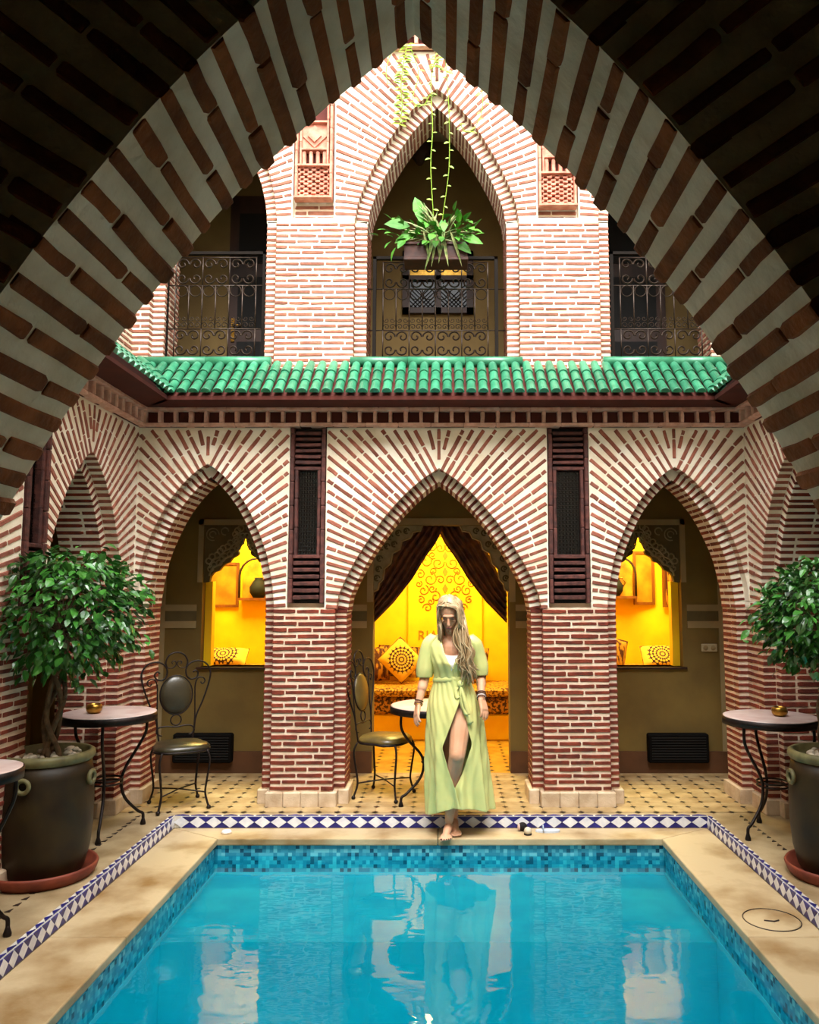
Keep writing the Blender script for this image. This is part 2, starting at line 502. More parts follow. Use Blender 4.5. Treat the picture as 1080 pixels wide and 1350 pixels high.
def ring_bricks(bs, fr, cu, half, z0, z1, prof, thick, d0, dep, zmin, n=27, T=.034, split=1, proud=.006, sides=(-1, 1)):
    cv, _ = arch_curve(half, z0, z1, prof, 200)
    for sgn in sides:
        for i in range(n):
            k = int((i + .5) / n * 200)
            w_, z = cv[k]
            if z < zmin: continue
            a_, b_ = cv[max(k - 3, 0)], cv[min(k + 3, 200)]
            dx, dz = b_[0] - a_[0], b_[1] - a_[1]; L = math.hypot(dx, dz)
            nx, nz = dz / L, -dx / L     # outward
            ang = math.atan2(nz, nx)
            cw, cz = w_ - nx * (thick + proud) / 2, z - nz * (thick + proud) / 2
            if cw - nx * thick / 2 < -.005: continue
            cuts = [0, 1]
            if split == 2: cuts = [0, rnd.choice((.32, .68)), 1]
            for c0, c1 in zip(cuts, cuts[1:]):
                g = .012 if split == 2 and c0 > 0 else 0
                bs.add(fr.mat(cu + sgn * cw, cz, ang if sgn > 0 else PI - ang, thick + proud - .006, T * rnd.uniform(.9, 1.1), d0 - (proud if c0 == 0 else 0) + dep * c0 + g, dep * (c1 - c0) - g))
        
def course_bricks(bs, fr, ul, ur, zb, zt, d0, pitch=.05, T=.033, dep=.05, Lr=(.17, .23), gap=.013, proud=.006, pattern=True, over=0.):
    z = zb + pitch / 2; row = 0
    while z < zt - T * .4:
        u = ul - over; end = ur + over; first = True
        while u < end - .02:
            L = rnd.uniform(*Lr)
            if first:
                if row % 2: L *= .5
                first = False
            if u + L > end - .05: L = end - u
            bs.add(fr.mat(u + L / 2, z + rnd.uniform(-.002, .002), rnd.uniform(-.008, .008), L, T * rnd.uniform(.88, 1.12), d0 - proud * rnd.uniform(.6, 1.3), dep))
            u += L + gap
        z += pitch; row += 1
# ------------------------------------------------------------------ frames of the courtyard walls
XL, XR, YF, YU, YN = -2.515, 2.52, 6.47, 6.60, 1.08
FB = Frame((0, YF, 0), (1, 0, 0), (0, 1, 0))
FU = Frame((0, YU, 0), (1, 0, 0), (0, 1, 0))
FN = Frame((0, YN, 0), (1, 0, 0), (0, 1, 0))
FL = Frame((XL, 0, 0), (0, 1, 0), (-1, 0, 0))
FR = Frame((XR, 0, 0), (0, 1, 0), (1, 0, 0))
ZS, ZTOP = 1.57, 3.06

def struct(name, mb, mats, label=None, parent=None):
    o = mb.build(name, mats, parent); o['kind'] = 'structure'
    if label: o['label'] = label
    return o

# ---- raised deck around the sunken pool surround
ZC = -.084                                     # level of the coping
PX0, PX1, PY0, PY1 = -1.64, 1.63, 2.70, 5.955   # water
BX0, BX1, BYO, BYN = -2.03, 2.03, 6.205, 2.35  # risers of the sunken area
mb = MB()
mb.box(-4, BX0, -1.5, 7.65, -.2, 0); mb.box(BX1, 4, -1.5, 7.65, -.2, 0)
mb.box(BX0, BX1, -1.5, BYN, -.2, 0); mb.box(BX0, BX1, BYO, 7.65, -.2, 0)
floor = struct('floor', mb, M['deck'], 'beige stone floor around the pool')
mb = MB(); mb.box(-4, 4, 7.65, 10.2, -.12, 0)
floor_room = struct('floor_room', mb, pmat('room_floor', 'c79a3a', .4, col2='a97a24', nscale=5), 'ochre floor of the lit rooms')
# gallery tiles with dark insets
TP = .145
ub = []
for sd in range(2):
    mbt = MB(); mbt.cbox(-.5, .5, -.5, .5, 0, 1, .04); ub.append((mbt.v, mbt.f))
bs = Bricks(floor, M['tile_cream'], 'floor_tile', ub)
dots = MB()
ny = int((7.65 - 6.26) / TP)
for j in range(ny + 1):
    for i in range(-18, 19):
        x, y = i * TP, 6.30 + TP * (j + .5)
        if y > 7.6: continue
        m = Matrix.Identity(4); m.col[0] = (TP * .988, 0, 0, 0); m.col[1] = (0, TP * .988, 0, 0); m.col[2] = (0, 0, .005, 0); m.col[3] = (x, y, 0, 1)
        bs.add(m)
        q = .026
        cx, cy = x + TP / 2, y - TP / 2
        dots.add([(cx - q, cy, .007), (cx, cy - q, .007), (cx + q, cy, .007), (cx, cy + q, .007), (cx, cy, .0065)], [(0, 1, 2, 3)])
bs.finish(300)
o = dots.build('dark_inset_tiles', M['tile_dark'], floor); o['kind'] = 'stuff'
mb = MB()
for i in range(-8, 9):
    for j in range(14):
        cx, cy, q = i * .16, 7.75 + j * .16, .024
        mb.add([(cx - q, cy, .003), (cx, cy - q, .003), (cx + q, cy, .003), (cx, cy + q, .003)], [(0, 1, 2, 3)])
o = mb.build('dark_inset_tiles', M['tile_dark'], floor_room); o['kind'] = 'stuff'

# ---- glazed border band: white diamonds, navy triangles
def tri_mesh(pts, mat, name, h=.006):
    k = len(pts)
    mb = MB(); vs = [(x, y, h) for x, y in pts] + [(x * 1.04, y * 1.04, 0) for x, y in pts]
    fs = [tuple(range(k))] + [(i, i + k, (i + 1) % k + k, (i + 1) % k) for i in range(k)]
    mb.add(vs, fs); return mb.mesh(name, mat)
band = thing('tile_border', 'blue and white glazed tile band on the low step around the pool', 'tile border')
DW = tri_mesh([(-.475, 0), (0, -.475), (.475, 0), (0, .475)], M['tile_white'], 'white_tile')
DN = tri_mesh([(-.46, .02), (.46, .02), (0, .47)], M['tile_navy'], 'navy_tile')   # half diamond, base on y=0
DN2 = tri_mesh([(.46, -.02), (-.46, -.02), (0, -.47)], M['tile_navy'], 'navy_tile')
grout = MB(); RH = -ZC
grout.box(BX0, BX1, BYO - .004, BYO + .03, ZC, .002); grout.box(BX0 - .03, BX0 + .004, BYN, BYO, ZC, .002); grout.box(BX1 - .004, BX1 + .03, BYN, BYO, ZC, .002)
grout.build('grout', pmat('band_grout', 'd9d3c8', .8), band)
def put(me, name, loc, sx, sy, rot):
    o = link(name, me, band); o.location = loc; o.rotation_euler = rot; o.scale = (sx, sy, 1)
def strip(n, pitch, at, rot, flat_rot, inward):
    for i in range(n):
        p = at(i + .5); q = at(i + 1.0)
        put(DW, 'white_tile', (*p, ZC + RH * .5), pitch, RH, rot)
        put(DN, 'navy_tile', (*q, ZC + .001), pitch, RH, rot)
        put(DN2, 'navy_tile', (*q, -.001), pitch, RH, rot)
        put(DN, 'navy_tile', (p[0] - inward[0] * .004, p[1] - inward[1] * .004, .002), pitch * .95, .055, flat_rot)
nb_ = 33; pw = (BX1 - BX0) / nb_
strip(nb_, pw, lambda k: (BX0 + k * pw, BYO - .004), (PI / 2, 0, 0), (0, 0, 0), (0, -1))
pl = .088; ns = int((BYO - 2.6) / pl)
strip(ns, pl, lambda k: (BX0 + .004, BYO - .006 - k * pl), (PI / 2, 0, PI / 2), (0, 0, PI / 2), (1, 0))
strip(ns, pl, lambda k: (BX1 - .004, BYO - .006 - k * pl), (PI / 2, 0, -PI / 2), (0, 0, -PI / 2), (-1, 0))
# thin inlay lines of dark triangles further out on the deck
for side, xx in ((-1, -2.30), (1, 2.28)):
    st = thing('inlay_strip', 'thin line of dark inlay triangles in the deck %s' % ('beside the left potted tree' if side < 0 else 'beside the right potted tree'), 'floor inlay')
    me = tri_mesh([(-.4, -.3), (.45, -.3), (.3, .35)], M['tile_dark'], 'inlay_tile', .003)
    for i in range(26):
        o = link('inlay_tile', me, st); o.location = (xx + side * .0, 6.2 - i * .085, .0005); o.scale = (.035, .07, 1); 

# ---- pool
PD = -1.35; BD = -.345; BYB = 4.86; WZ = ZC - .125
M['mosaic'] = None
def mosaic_mat():
    m = bpy.data.materials.new('pool_mosaic'); m.use_nodes = True; nt = m.node_tree; b = nt.nodes['Principled BSDF']
    geo = nd(nt, 'ShaderNodeNewGeometry')
    sc = nd(nt, 'ShaderNodeVectorMath', operation='SCALE'); sc.inputs['Scale'].default_value = 1 / .027
    nt.links.new(geo.outputs['Position'], sc.inputs[0])
    fl = nd(nt, 'ShaderNodeVectorMath', operation='FLOOR'); nt.links.new(sc.outputs[0], fl.inputs[0])
    wn = nd(nt, 'ShaderNodeTexWhiteNoise', noise_dimensions='3D'); nt.links.new(fl.outputs[0], wn.inputs['Vector'])
    cr = nd(nt, 'ShaderNodeValToRGB'); cr.color_ramp.interpolation = 'CONSTANT'
    e = cr.color_ramp.elements
    e[0].position = 0; e[0].color = rgb('1d4f68'); e[1].position = .10; e[1].color = rgb('2f86a0')
    for p, c in ((.38, '4fa9bd'), (.62, '3893ad'), (.85, '6cc0cd')):
        k = e.new(p); k.color = rgb(c)
    nt.links.new(wn.outputs['Value'], cr.inputs[0]); nt.links.new(cr.outputs[0], b.inputs['Base Color'])
    b.inputs['Roughness'].default_value = .25
    return m
M['mosaic'] = mosaic_mat()
M['pool_floor'] = pmat('pool_floor', '0ac6d6', .5, col2='06b8cc', nscale=2.5)
M['pool_bench'] = pmat('pool_bench', '2792a2', .5, col2='1e8498', nscale=5)
def pool_ring(z0, z1, g=0.):
    mb = MB()
    mb.box(PX0 - .2, PX0 - g, PY0 - .2, PY1 + .2, z0, z1); mb.box(PX1 + g, PX1 + .2, PY0 - .2, PY1 + .2, z0, z1)
    mb.box(PX0, PX1, PY1 + g, PY1 + .2, z0, z1); mb.box(PX0, PX1, PY0 - .2, PY0 - g, z0, z1)
    return mb
pool = struct('wall_pool', pool_ring(PD, BD + .02), M['pool_floor'], 'turquoise walls of the pool')
struct('trim_pool', pool_ring(BD + .02, ZC - .055, .002), M['mosaic'], 'dark and light blue mosaic band at the waterline')
mb = MB(); mb.box(PX0 - .2, PX1 + .2, PY0 - .2, PY1 + .2, PD - .1, PD); struct('floor_pool', mb, M['pool_floor'], 'turquoise bottom of the pool')
mb = MB(); mb.box(PX0 + .001, PX1 - .001, BYB, PY1 - .001, PD + .001, BD); mb.m[2] = 1; o = mb.build('pool_bench', [M['pool_bench'], M['pool_floor']]); tag(o, 'pale turquoise bench step under water along the far pool wall', 'bench')
# water
def water_mat():
    m = bpy.data.materials.new('pool_water'); m.use_nodes = True; nt = m.node_tree
    nt.nodes.remove(nt.nodes['Principled BSDF']); out = nt.nodes['Material Output']
    tr = nd(nt, 'ShaderNodeBsdfTransparent'); tr.inputs[0].default_value = (.45, .95, .96, 1)
    gl = nd(nt, 'ShaderNodeBsdfGlossy'); gl.inputs['Roughness'].default_value = .012
    fr_ = nd(nt, 'ShaderNodeFresnel'); fr_.inputs['IOR'].default_value = 1.31
    geo = nd(nt, 'ShaderNodeNewGeometry')
    mp = nd(nt, 'ShaderNodeMapping'); mp.inputs['Scale'].default_value = (1.2, 2.2, 1); nt.links.new(geo.outputs['Position'], mp.inputs[0])
    nz = nd(nt, 'ShaderNodeTexNoise'); nz.inputs['Scale'].default_value = 3.2; nz.inputs['Detail'].default_value = 2; nt.links.new(mp.outputs[0], nz.inputs['Vector'])
    bp = nd(nt, 'ShaderNodeBump'); bp.inputs['Strength'].default_value = .05; bp.inputs['Distance'].default_value = .05
    nt.links.new(nz.outputs[0], bp.inputs['Height'])
    for n_ in (gl, fr_): nt.links.new(bp.outputs[0], n_.inputs['Normal'])
    mx = nd(nt, 'ShaderNodeMixShader')
    nt.links.new(fr_.outputs[0], mx.inputs[0]); nt.links.new(tr.outputs[0], mx.inputs[1]); nt.links.new(gl.outputs[0], mx.inputs[2])
    nt.links.new(mx.outputs[0], out.inputs[0])
    return m
mb = MB(); mb.add([(PX0, PY0, WZ), (PX1, PY0, WZ), (PX1, PY1, WZ), (PX0, PY1, WZ)], [(0, 1, 2, 3)])
o = mb.build('pool_water', water_mat()); tag(o, 'clear turquoise pool water with mirror reflections of the arcade', 'water', kind='stuff')
# coping slabs, mitred
cop = thing('pool_coping', 'tan travertine coping slabs framing the pool', 'coping')
cx0, cx1, cy0, cy1 = BX0 + .008, BX1 - .008, BYN, BYO - .008
ov = .02
def slab(poly, name='coping_slab'):
    mb = MB(); k = len(poly)
    vs = [(x, y, ZC - .05) for x, y in poly] + [(x, y, ZC) for x, y in poly]
    mb.add(vs, [tuple(range(k - 1, -1, -1)), tuple(range(k, 2 * k))] + [(i, (i + 1) % k, (i + 1) % k + k, i + k) for i in range(k)])
    o = mb.build(name, M['coping'], cop); b = o.modifiers.new('bevel', 'BEVEL'); b.width = .008; b.segments = 2
g = .002
slab([(cx0, cy1), (PX0 + ov, PY1 - ov), (-.02, PY1 - ov), (-.02, cy1)]); slab([(-.016, cy1), (-.016, PY1 - ov), (PX1 - ov, PY1 - ov), (cx1, cy1)])
ys = [PY1 - ov, 4.3, 3.2, PY0 + ov]
for k in range(3):
    a, b_ = ys[k], ys[k + 1]
    slab([(cx0, cy1 - g if k == 0 else a - g), (cx0, b_), (PX0 + ov, b_), (PX0 + ov, a - g)])
    slab([(cx1, b_), (cx1, cy1 - g if k == 0 else a - g), (PX1 - ov, a - g), (PX1 - ov, b_)])
slab([(cx0, PY0 + ov - g), (cx0, cy0), (cx1, cy0), (cx1, PY0 + ov - g)])
# round skimmer lid in the right coping
sk = thing('skimmer_lid', 'round stone skimmer lid set into the right pool coping', 'lid', (1.82, 4.51, ZC))
mb = MB(); mb.lathe([(.145, 0), (.145, .002), (.135, .004)], 32); mb.build('lid_plate', M['coping'], sk)
mb = MB(); mb.tube([(.15 * math.cos(a), .15 * math.sin(a), .002) for a in [2 * PI * i / 40 for i in range(40)]], .003, 5, closed=True); mb.build('lid_joint', M['tile_dark'], sk)
mb = MB(); mb.tube([(-.05, -.02, .005), (0, -.035, .006), (.03, -.02, .006)], .005, 5); mb.build('lid_handle', M['tile_dark'], sk)

# ---- near arch wall (we look out through it)
PROF_NEAR = [(0, 1), (.1, .965), (.254, .881), (.365, .792), (.452, .714), (.562, .607), (.706, .446), (.783, .345), (.885, .196), (1, 0)]
na = thing('brick_arch', 'dark brown brick arch with thick grey mortar framing the foreground', 'arch', kind='structure')
ncv, _ = arch_curve(.845, 1.5, 2.76, PROF_NEAR, 60)
mb = MB(); ncu = -.02
arch_body(mb, FN, -3.9, 3.9, 1.5, 3.1, ncu, ncv, 0, .33)
for a, b_ in ((-3.9, ncu - .845), (ncu + .845, 3.9)): mb.box(a, b_, YN, YN + .33, 0, 1.5)
mb.build('mortar_body', M['mortar_grey'], na)
bs = Bricks(na, M['brick_brown'])
cv, _ = arch_curve(.845, 1.5, 2.76, PROF_NEAR, 200)
NN = 27
for sgn in (-1, 1):
    for i in range(NN):
        k = int((i + .5) / NN * 200); w_, z = cv[k]
        a_, b_ = cv[max(k - 4, 0)], cv[min(k + 4, 200)]
        dx, dz = b_[0] - a_[0], b_[1] - a_[1]; L = math.hypot(dx, dz); nx, nz = dz / L, -dx / L
        ang = math.atan2(nz, nx)
        lay = [(.0, .10), (.112, .33)] if i % 2 else [(.0, .215), (.228, .33)]
        for (e0, e1) in lay:
            th = .06; pr = .006 + rnd.uniform(-.003, .003)
            cw, cz = w_ + nx * (th / 2 - pr), z + nz * (th / 2 - pr)
            # brick local: x along depth, y from soffit into the wall, z along the curve
            lx = Vector((0, 1, 0)); ly = Vector((sgn * nx, 0, nz)); lz = lx.cross(ly)
            m = Matrix.Identity(4)
            m.col[0] = (*(lx * (e1 - e0 + (.006 if e1 > .32 else 0))), 0); m.col[1] = (*(ly * th), 0); m.col[2] = (*(lz * .030 * rnd.uniform(.9, 1.12)), 0)
            m.col[3] = (ncu + sgn * (w_ - nx * pr), YN + (e0 + e1) / 2 + rnd.uniform(-.004, .004), z - nz * pr, 1)
            bs.add(m)
fan_bricks(bs, FN, ncu, .845, 1.5, 2.76, PROF_NEAR, -1.5, 1.5, 3.05, 0, 1.55, n=NN, T=.029, Lr=(.16, .23), proud=.004, foot=.006)
zz = .08; i = 0
while zz < 1.52:
    for sgn in (-1, 1):
        for (e0, e1) in ([(.0, .10), (.112, .33)] if i % 2 else [(.0, .215), (.228, .33)]):
            m = Matrix.Identity(4); m.col[0] = (0, e1 - e0, 0, 0); m.col[1] = (sgn * .06, 0, 0, 0); m.col[2] = (0, 0, .03, 0)
            m.col[3] = (ncu + sgn * (.845 - .006), YN + (e0 + e1) / 2, zz, 1); bs.add(m)
    zz += .0565; i += 1
bs.finish(300)
# wall above the foreground arch, upper storey
mb = MB(); mb.box(-3.9, 3.9, YN, YN + .33, 3.1, 6.75); struct('wall_near', mb, M['mortar'], 'upper wall above the foreground arch')

# ---- facade arches
def brick_arch(label, fr, cu, half, z1, prof, ul, ur, ring=.085, mat='brick', mort='mortar', z0=1.5, zmin=ZS, zt=ZTOP, n=27, T=.031, rd=.1, depth=.42, rmat=None, top_fan=4, **kw):
    a = thing('brick_arch', label, 'arch', kind='structure')
    cv, _ = arch_curve(half, z0, z1, prof, 60)
    mb = MB(); arch_body(mb, fr, ul, ur, zmin, zt, cu, cv, 0, depth)
    mb.build('mortar_body', M[mort], a)
    c2 = [(w_, z) for w_, z in cv if z >= zmin - .02]
    i2 = offset_curve(c2, ring)
    mb = MB(); ring_body(mb, fr, cu, c2, i2, rd, depth); mb.build('mortar_ring', M[mort], a)
    bs = Bricks(a, M[mat]); fan_bricks(bs, fr, cu, half, z0, z1, prof, ul, ur, zt, 0, zmin, n=n, T=T, top_fan=top_fan, **kw); bs.finish(300)
    bs = Bricks(a, M[rmat or 'brick_red'], 'ring_brick'); ring_bricks(bs, fr, cu, half, z0, z1, prof, ring, rd, depth - rd, zmin, n=n, T=.027, split=2); bs.finish(160)
    return a
brick_arch('central ground-floor arch of fanned bricks in front of the curtained doorway', FB, -.018, .848, 2.72, PROF_WIDE, -.95, .88, n=28)
brick_arch('left ground-floor arch of fanned bricks above the iron chair', FB, -1.9375, .5775, 2.755, PROF_SLIM, XL, -1.255, n=25, top_fan=3)
brick_arch('right ground-floor arch of fanned bricks above the black heater', FB, 1.9375, .5825, 2.73, PROF_SLIM, 1.225, XR, n=25, top_fan=3)
SA_C, SA_H = 5.63, .62
brick_arch('narrow side arch of fanned bricks on the left courtyard wall', FL, SA_C, SA_H, 2.71, PROF_SLIM, 5.02, YF, n=25, top_fan=3)
brick_arch('narrow side arch of fanned bricks on the right courtyard wall', FR, SA_C, SA_H, 2.71, PROF_SLIM, 5.02, YF, n=25, top_fan=3)
brick_arch('large left side arch mostly hidden behind the foreground arch', FL, 3.72, .85, 2.72, PROF_WIDE, 2.70, 4.74, n=28)
brick_arch('large right side arch mostly hidden behind the foreground arch', FR, 3.72, .85, 2.72, PROF_WIDE, 2.70, 4.74, n=28)

# ---- pillars
def pillar(label, fr, u0, u1, ol, orr, back=None, zt=ZS, zb=.115, mat='brick_red', mort='mortar_pink', plinth=True, depth=.42, rd=.1, pitch=.05, name='brick_pillar', T=.0325, zback=None, z00=0.):
    p = thing(name, label, 'pillar', kind='structure')
    mb = MB()
    def bx(a, b_, d0, d1, z0, z1):
        c = [fr.p(u, d, z) for z in (z0, z1) for d in (d0, d1) for u in (a, b_)]
        mb.add(c, [(0, 2, 3, 1), (4, 5, 7, 6), (0, 1, 5, 4), (2, 6, 7, 3), (0, 4, 6, 2), (1, 3, 7, 5)])
    bx(u0, u1, 0, depth, z00, zt)
    if ol: bx(u0 - ol, u0, rd, depth, z00, zt)
    if orr: bx(u1, u1 + orr, rd, depth, z00, zt)
    if back: bx(back[0], back[1], .07, depth, zt, zback or ZTOP)
    mb.build('mortar_core', M[mort], p)
    bs = Bricks(p, M[mat])
    course_bricks(bs, fr, u0, u1, zb, zt - .005, 0, pitch, T, dep=.096, over=.005)
    z = zb + pitch / 2
    while z < zt - .02:
        for (a, b_) in ([(u0 - ol - .006, u0 - .004)] if ol else []) + ([(u1 + .004, u1 + orr + .006)] if orr else []):
            c = rnd.choice((.36, .64))
            D = depth - rd
            bs.add(fr.mat((a + b_) / 2, z + rnd.uniform(-.002, .002), 0, b_ - a, T * rnd.uniform(.9, 1.12), rd - .006, D * c - .006))
            bs.add(fr.mat((a + b_) / 2, z + rnd.uniform(-.002, .002), 0, b_ - a, T * rnd.uniform(.9, 1.12), rd + D * c + .006, D * (1 - c)))
        z += pitch
    bs.finish(300)
    if plinth:
        e = .035
        def st(a, b_, d0, d1):
            mb = MB(); c = [fr.p(u, d, z) for z in (0, zb) for d in (d0, d1) for u in (a, b_)]
            mb.add(c, [(0, 2, 3, 1), (4, 5, 7, 6), (0, 1, 5, 4), (2, 6, 7, 3), (0, 4, 6, 2), (1, 3, 7, 5)])
            o = mb.build('plinth_stone', M['stone'], p); bv = o.modifiers.new('bevel', 'BEVEL'); bv.width = .006; bv.segments = 1
        n = max(1, round((u1 - u0 + 2 * e) / .14)); wd = (u1 - u0 + 2 * e) / n
        for i in range(n): st(u0 - e + i * wd + .001, u0 - e + (i + 1) * wd - .001, -e, .2)
        if ol: st(u0 - ol - e, u0 - e - .002, rd - e, depth + .01)
        if orr: st(u1 + e + .002, u1 + orr + e, rd - e, depth + .01)
    return p
pillar('front brick pillar left of the woman', FB, -1.36, -.866, .085, .086, (-1.255, -.95))
pillar('front brick pillar right of the woman', FB, .83, 1.355, .086, .085, (.88, 1.225))
# corner pillars: side wall pier, facade order
def corner(fr, x_in, label, sx):
    p = pillar(label, fr, SA_C + SA_H, YF - .004, .085, 0, mat='brick_red')
    bs = Bricks(p, M['brick_red'])
    mb = MB(); a, b_ = sorted((x_in, x_in - sx * .08))
    mb.box(a, b_, YF + .1, YF + .42, 0, ZS); mb.box(*sorted((x_in + sx * .0, x_in + sx * .42)), YF - .01, YF + .42, 0, ZS)
    mb.build('mortar_core', M['mortar_pink'], p)
    z = .14
    while z < ZS - .02:
        c = rnd.choice((.36, .64)); D = .32
        for d0, d1 in ((0, D * c - .006), (D * c + .006, D)):
            bs.add(FB.mat((a + b_) / 2 , z, 0, .088, .0285 * rnd.uniform(.9, 1.1), .1 + d0 - .006, d1 - d0))
        bs.add(FB.mat(x_in + sx * .1, z, 0, .21, .0285 * rnd.uniform(.9, 1.1), -.004, .1))
        z += .05
    bs.finish(100)
    mb = MB(); mb.box(min(a, x_in) - .0, max(b_, x_in) + .0, YF + .06, YF + .44, 0, .115)
    mb.box(*sorted((x_in - sx * .115, x_in)), YF + .065, YF + .44, 0, .114); mb.build('plinth_stone', M['stone'], p)
corner(FL, XL, 'left corner pillar behind the left cafe table', -1)
corner(FR, XR, 'right corner pillar behind the right cafe table', 1)
pillar('side wall pillar behind the left potted tree', FL, 4.52, 4.90, .085, .06, (4.74, 5.02))
pillar('side wall pillar behind the right potted tree', FR, 4.52, 4.90, .085, .06, (4.74, 5.02))
pillar('left side pillar next to the foreground arch', FL, 2.42, 2.87, .085, .085, (2.3, 2.70))
pillar('right side pillar next to the foreground arch', FR, 2.42, 2.87, .085, .085, (2.3, 2.70))
# remaining near ends of the side walls
mb = MB(); mb.box(XL - .42, XL, YN + .33, 2.30, ZS, ZTOP); struct('wall_left', mb, M['mortar'], 'near end of the left courtyard wall')
mb = MB(); mb.box(XR, XR + .42, YN + .33, 2.30, ZS, ZTOP); struct('wall_right', mb, M['mortar'], 'near end of the right courtyard wall')

# gallery cross piers seen through the side arches
for sx, lab in ((-1, 'coursed brick wall seen through the left side arch'), (1, 'coursed brick wall seen through the right side arch')):
    t = thing('cross_wall', lab, 'wall', kind='structure')
    xa, xb = sorted((sx * 2.935, sx * 3.17)) if sx < 0 else sorted((2.94, 3.9))
    fr = Frame((0, 6.60, 0), (1, 0, 0), (0, 1, 0))
    mb = MB(); mb.box(xa, xb, 6.60, 6.85, 0, 3.0); mb.build('mortar_core', M['mortar'], t)
    bs = Bricks(t, M['brick_dark']); course_bricks(bs, fr, xa, xb, .1, 3.0, 0, .06, .036, Lr=(.2, .27)); bs.finish(150)
# ------------------------------------------------------------------ cornice of upright bricks under the eave
def cornice(label, fr, ul, ur, z=3.06, pitch=.127, proud=.09, lo=True):
    t = thing('brick_cornice', label, 'cornice', kind='structure')
    bs = Bricks(t, M['cornice'], 'cornice_brick')
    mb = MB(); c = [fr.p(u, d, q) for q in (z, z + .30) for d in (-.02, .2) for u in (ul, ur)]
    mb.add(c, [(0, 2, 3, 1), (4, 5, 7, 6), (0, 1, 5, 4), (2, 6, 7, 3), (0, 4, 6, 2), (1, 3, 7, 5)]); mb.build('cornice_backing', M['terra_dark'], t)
    def run(z0, h, d, L, dep, n=None):
        u = ul
        while u < ur - .01:
            e = min(u + L, ur); bs.add(fr.mat((u + e) / 2, z0 + h / 2, rnd.uniform(-.004, .004), e - u - .004, h * rnd.uniform(.93, 1.05), -d, dep)); u = e
    run(z, .03, proud * .75, .27, .12)
    u = ul + pitch * .5
    while u < ur - .02:
        bs.add(fr.mat(u, z + .03 + .0475, PI / 2 + rnd.uniform(-.02, .02), .093, .032 * rnd.uniform(.9, 1.15), -proud * .8, .1)); u += pitch
    run(z + .125, .028, proud * 1.1, .25, .14)
    u = ul
    k = 0
    while u < ur:
        bs.add(fr.mat(u + .035, z + .175, 0, .055, .036, -proud * (1.5 if k % 2 else 1.15), .1)); u += .07; k += 1
    run(z + .197, .03, proud * 1.9, .3, .2)
    run(z + .235, .026, proud * 2.7, .3, .3)
    bs.finish(300)
    return t
cornice('back brick cornice of upright dentils below the green eave', FB, XL, XR)
cornice('left side brick cornice running towards the foreground arch', FL, 1.6, YF)
cornice('right side brick cornice running towards the foreground arch', FR, 1.6, YF)

# ------------------------------------------------------------------ green tiled eave
def barrel(seed):
    mb = MB(); n = 8
    rows = []
    for (y, r) in ((0, .5), (.04, .52), (.92, .44), (1.0, .42)):
        rows.append([(r * math.cos(PI * j / n), y, r * math.sin(PI * j / n)) for j in range(n + 1)])
    mb.grid(rows)
    mb.add([(0, 0, 0)] + rows[0], [(0, j + 2, j + 1) for j in range(n)])
    return mb.v, mb.f
UT = [barrel(0)]
RUN, RISE = .38, .335
EOUT = .35
def eave(label, fr, ul, ur, hipl, hipr, pitch=.0955, z0=3.262):
    """fr.d points into the wall; the eave starts EOUT in front of it"""
    t = thing('tiled_eave', label, 'roof', kind='structure')
    L = math.hypot(RUN, RISE)
    nrm = (fr.d * -RISE + Vector((0, 0, 1)) * RUN) / L
    sl = (fr.d * RUN + Vector((0, 0, 1)) * RISE) / L
    mb = MB()
    a = fr.p(ul + (EOUT if hipl else 0), -EOUT, z0 - .02); b_ = fr.p(ur - (EOUT if hipr else 0), -EOUT, z0 - .02)
    c = fr.p(ur, -EOUT + RUN, z0 + RISE - .02); d_ = fr.p(ul, -EOUT + RUN, z0 + RISE - .02)
    k = Vector((0, 0, -.03))
    e = [fr.p(ul, .02, z0 - .05), fr.p(ur, .02, z0 - .05)]
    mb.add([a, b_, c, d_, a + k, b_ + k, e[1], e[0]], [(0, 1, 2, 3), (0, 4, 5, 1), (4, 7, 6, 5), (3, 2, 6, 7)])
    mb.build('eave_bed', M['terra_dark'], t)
    bs = Bricks(t, M['green'], 'roof_tile', UT)
    n = int((ur - ul) / pitch); off = ((ur - ul) - n * pitch) / 2
    for i in range(n + 1):
        u = ul + off + i * pitch
        for j in range(3):
            s0 = j * L / 3
            back = -EOUT + RUN * (s0 + L / 3) / L
            if hipl and u < ul - .0 + (-back) + .0: continue
            if hipr and u > ur + back: continue
            o_ = fr.p(u, -EOUT, z0) + sl * (s0 - .015) + nrm * .016; sl2 = sl - nrm * .075
            m = Matrix.Identity(4); wd = pitch * .82
            m.col[0] = (*(fr.u * wd), 0); m.col[1] = (*(sl2 * (L / 3 + .03)), 0); m.col[2] = (*(nrm * wd * .95), 0); m.col[3] = (*o_, 1)
            bs.add(m)
    bs.finish(300)
    return t
ev = eave('green glazed tile eave across the back facade', FB, XL - .03, XR + .03, True, True)
evl = eave('green glazed tile eave of the left courtyard side', FL, 1.6, YF + .03, False, True)
evr = eave('green glazed tile eave of the right courtyard side', FR, 1.6, YF + .03, False, True)
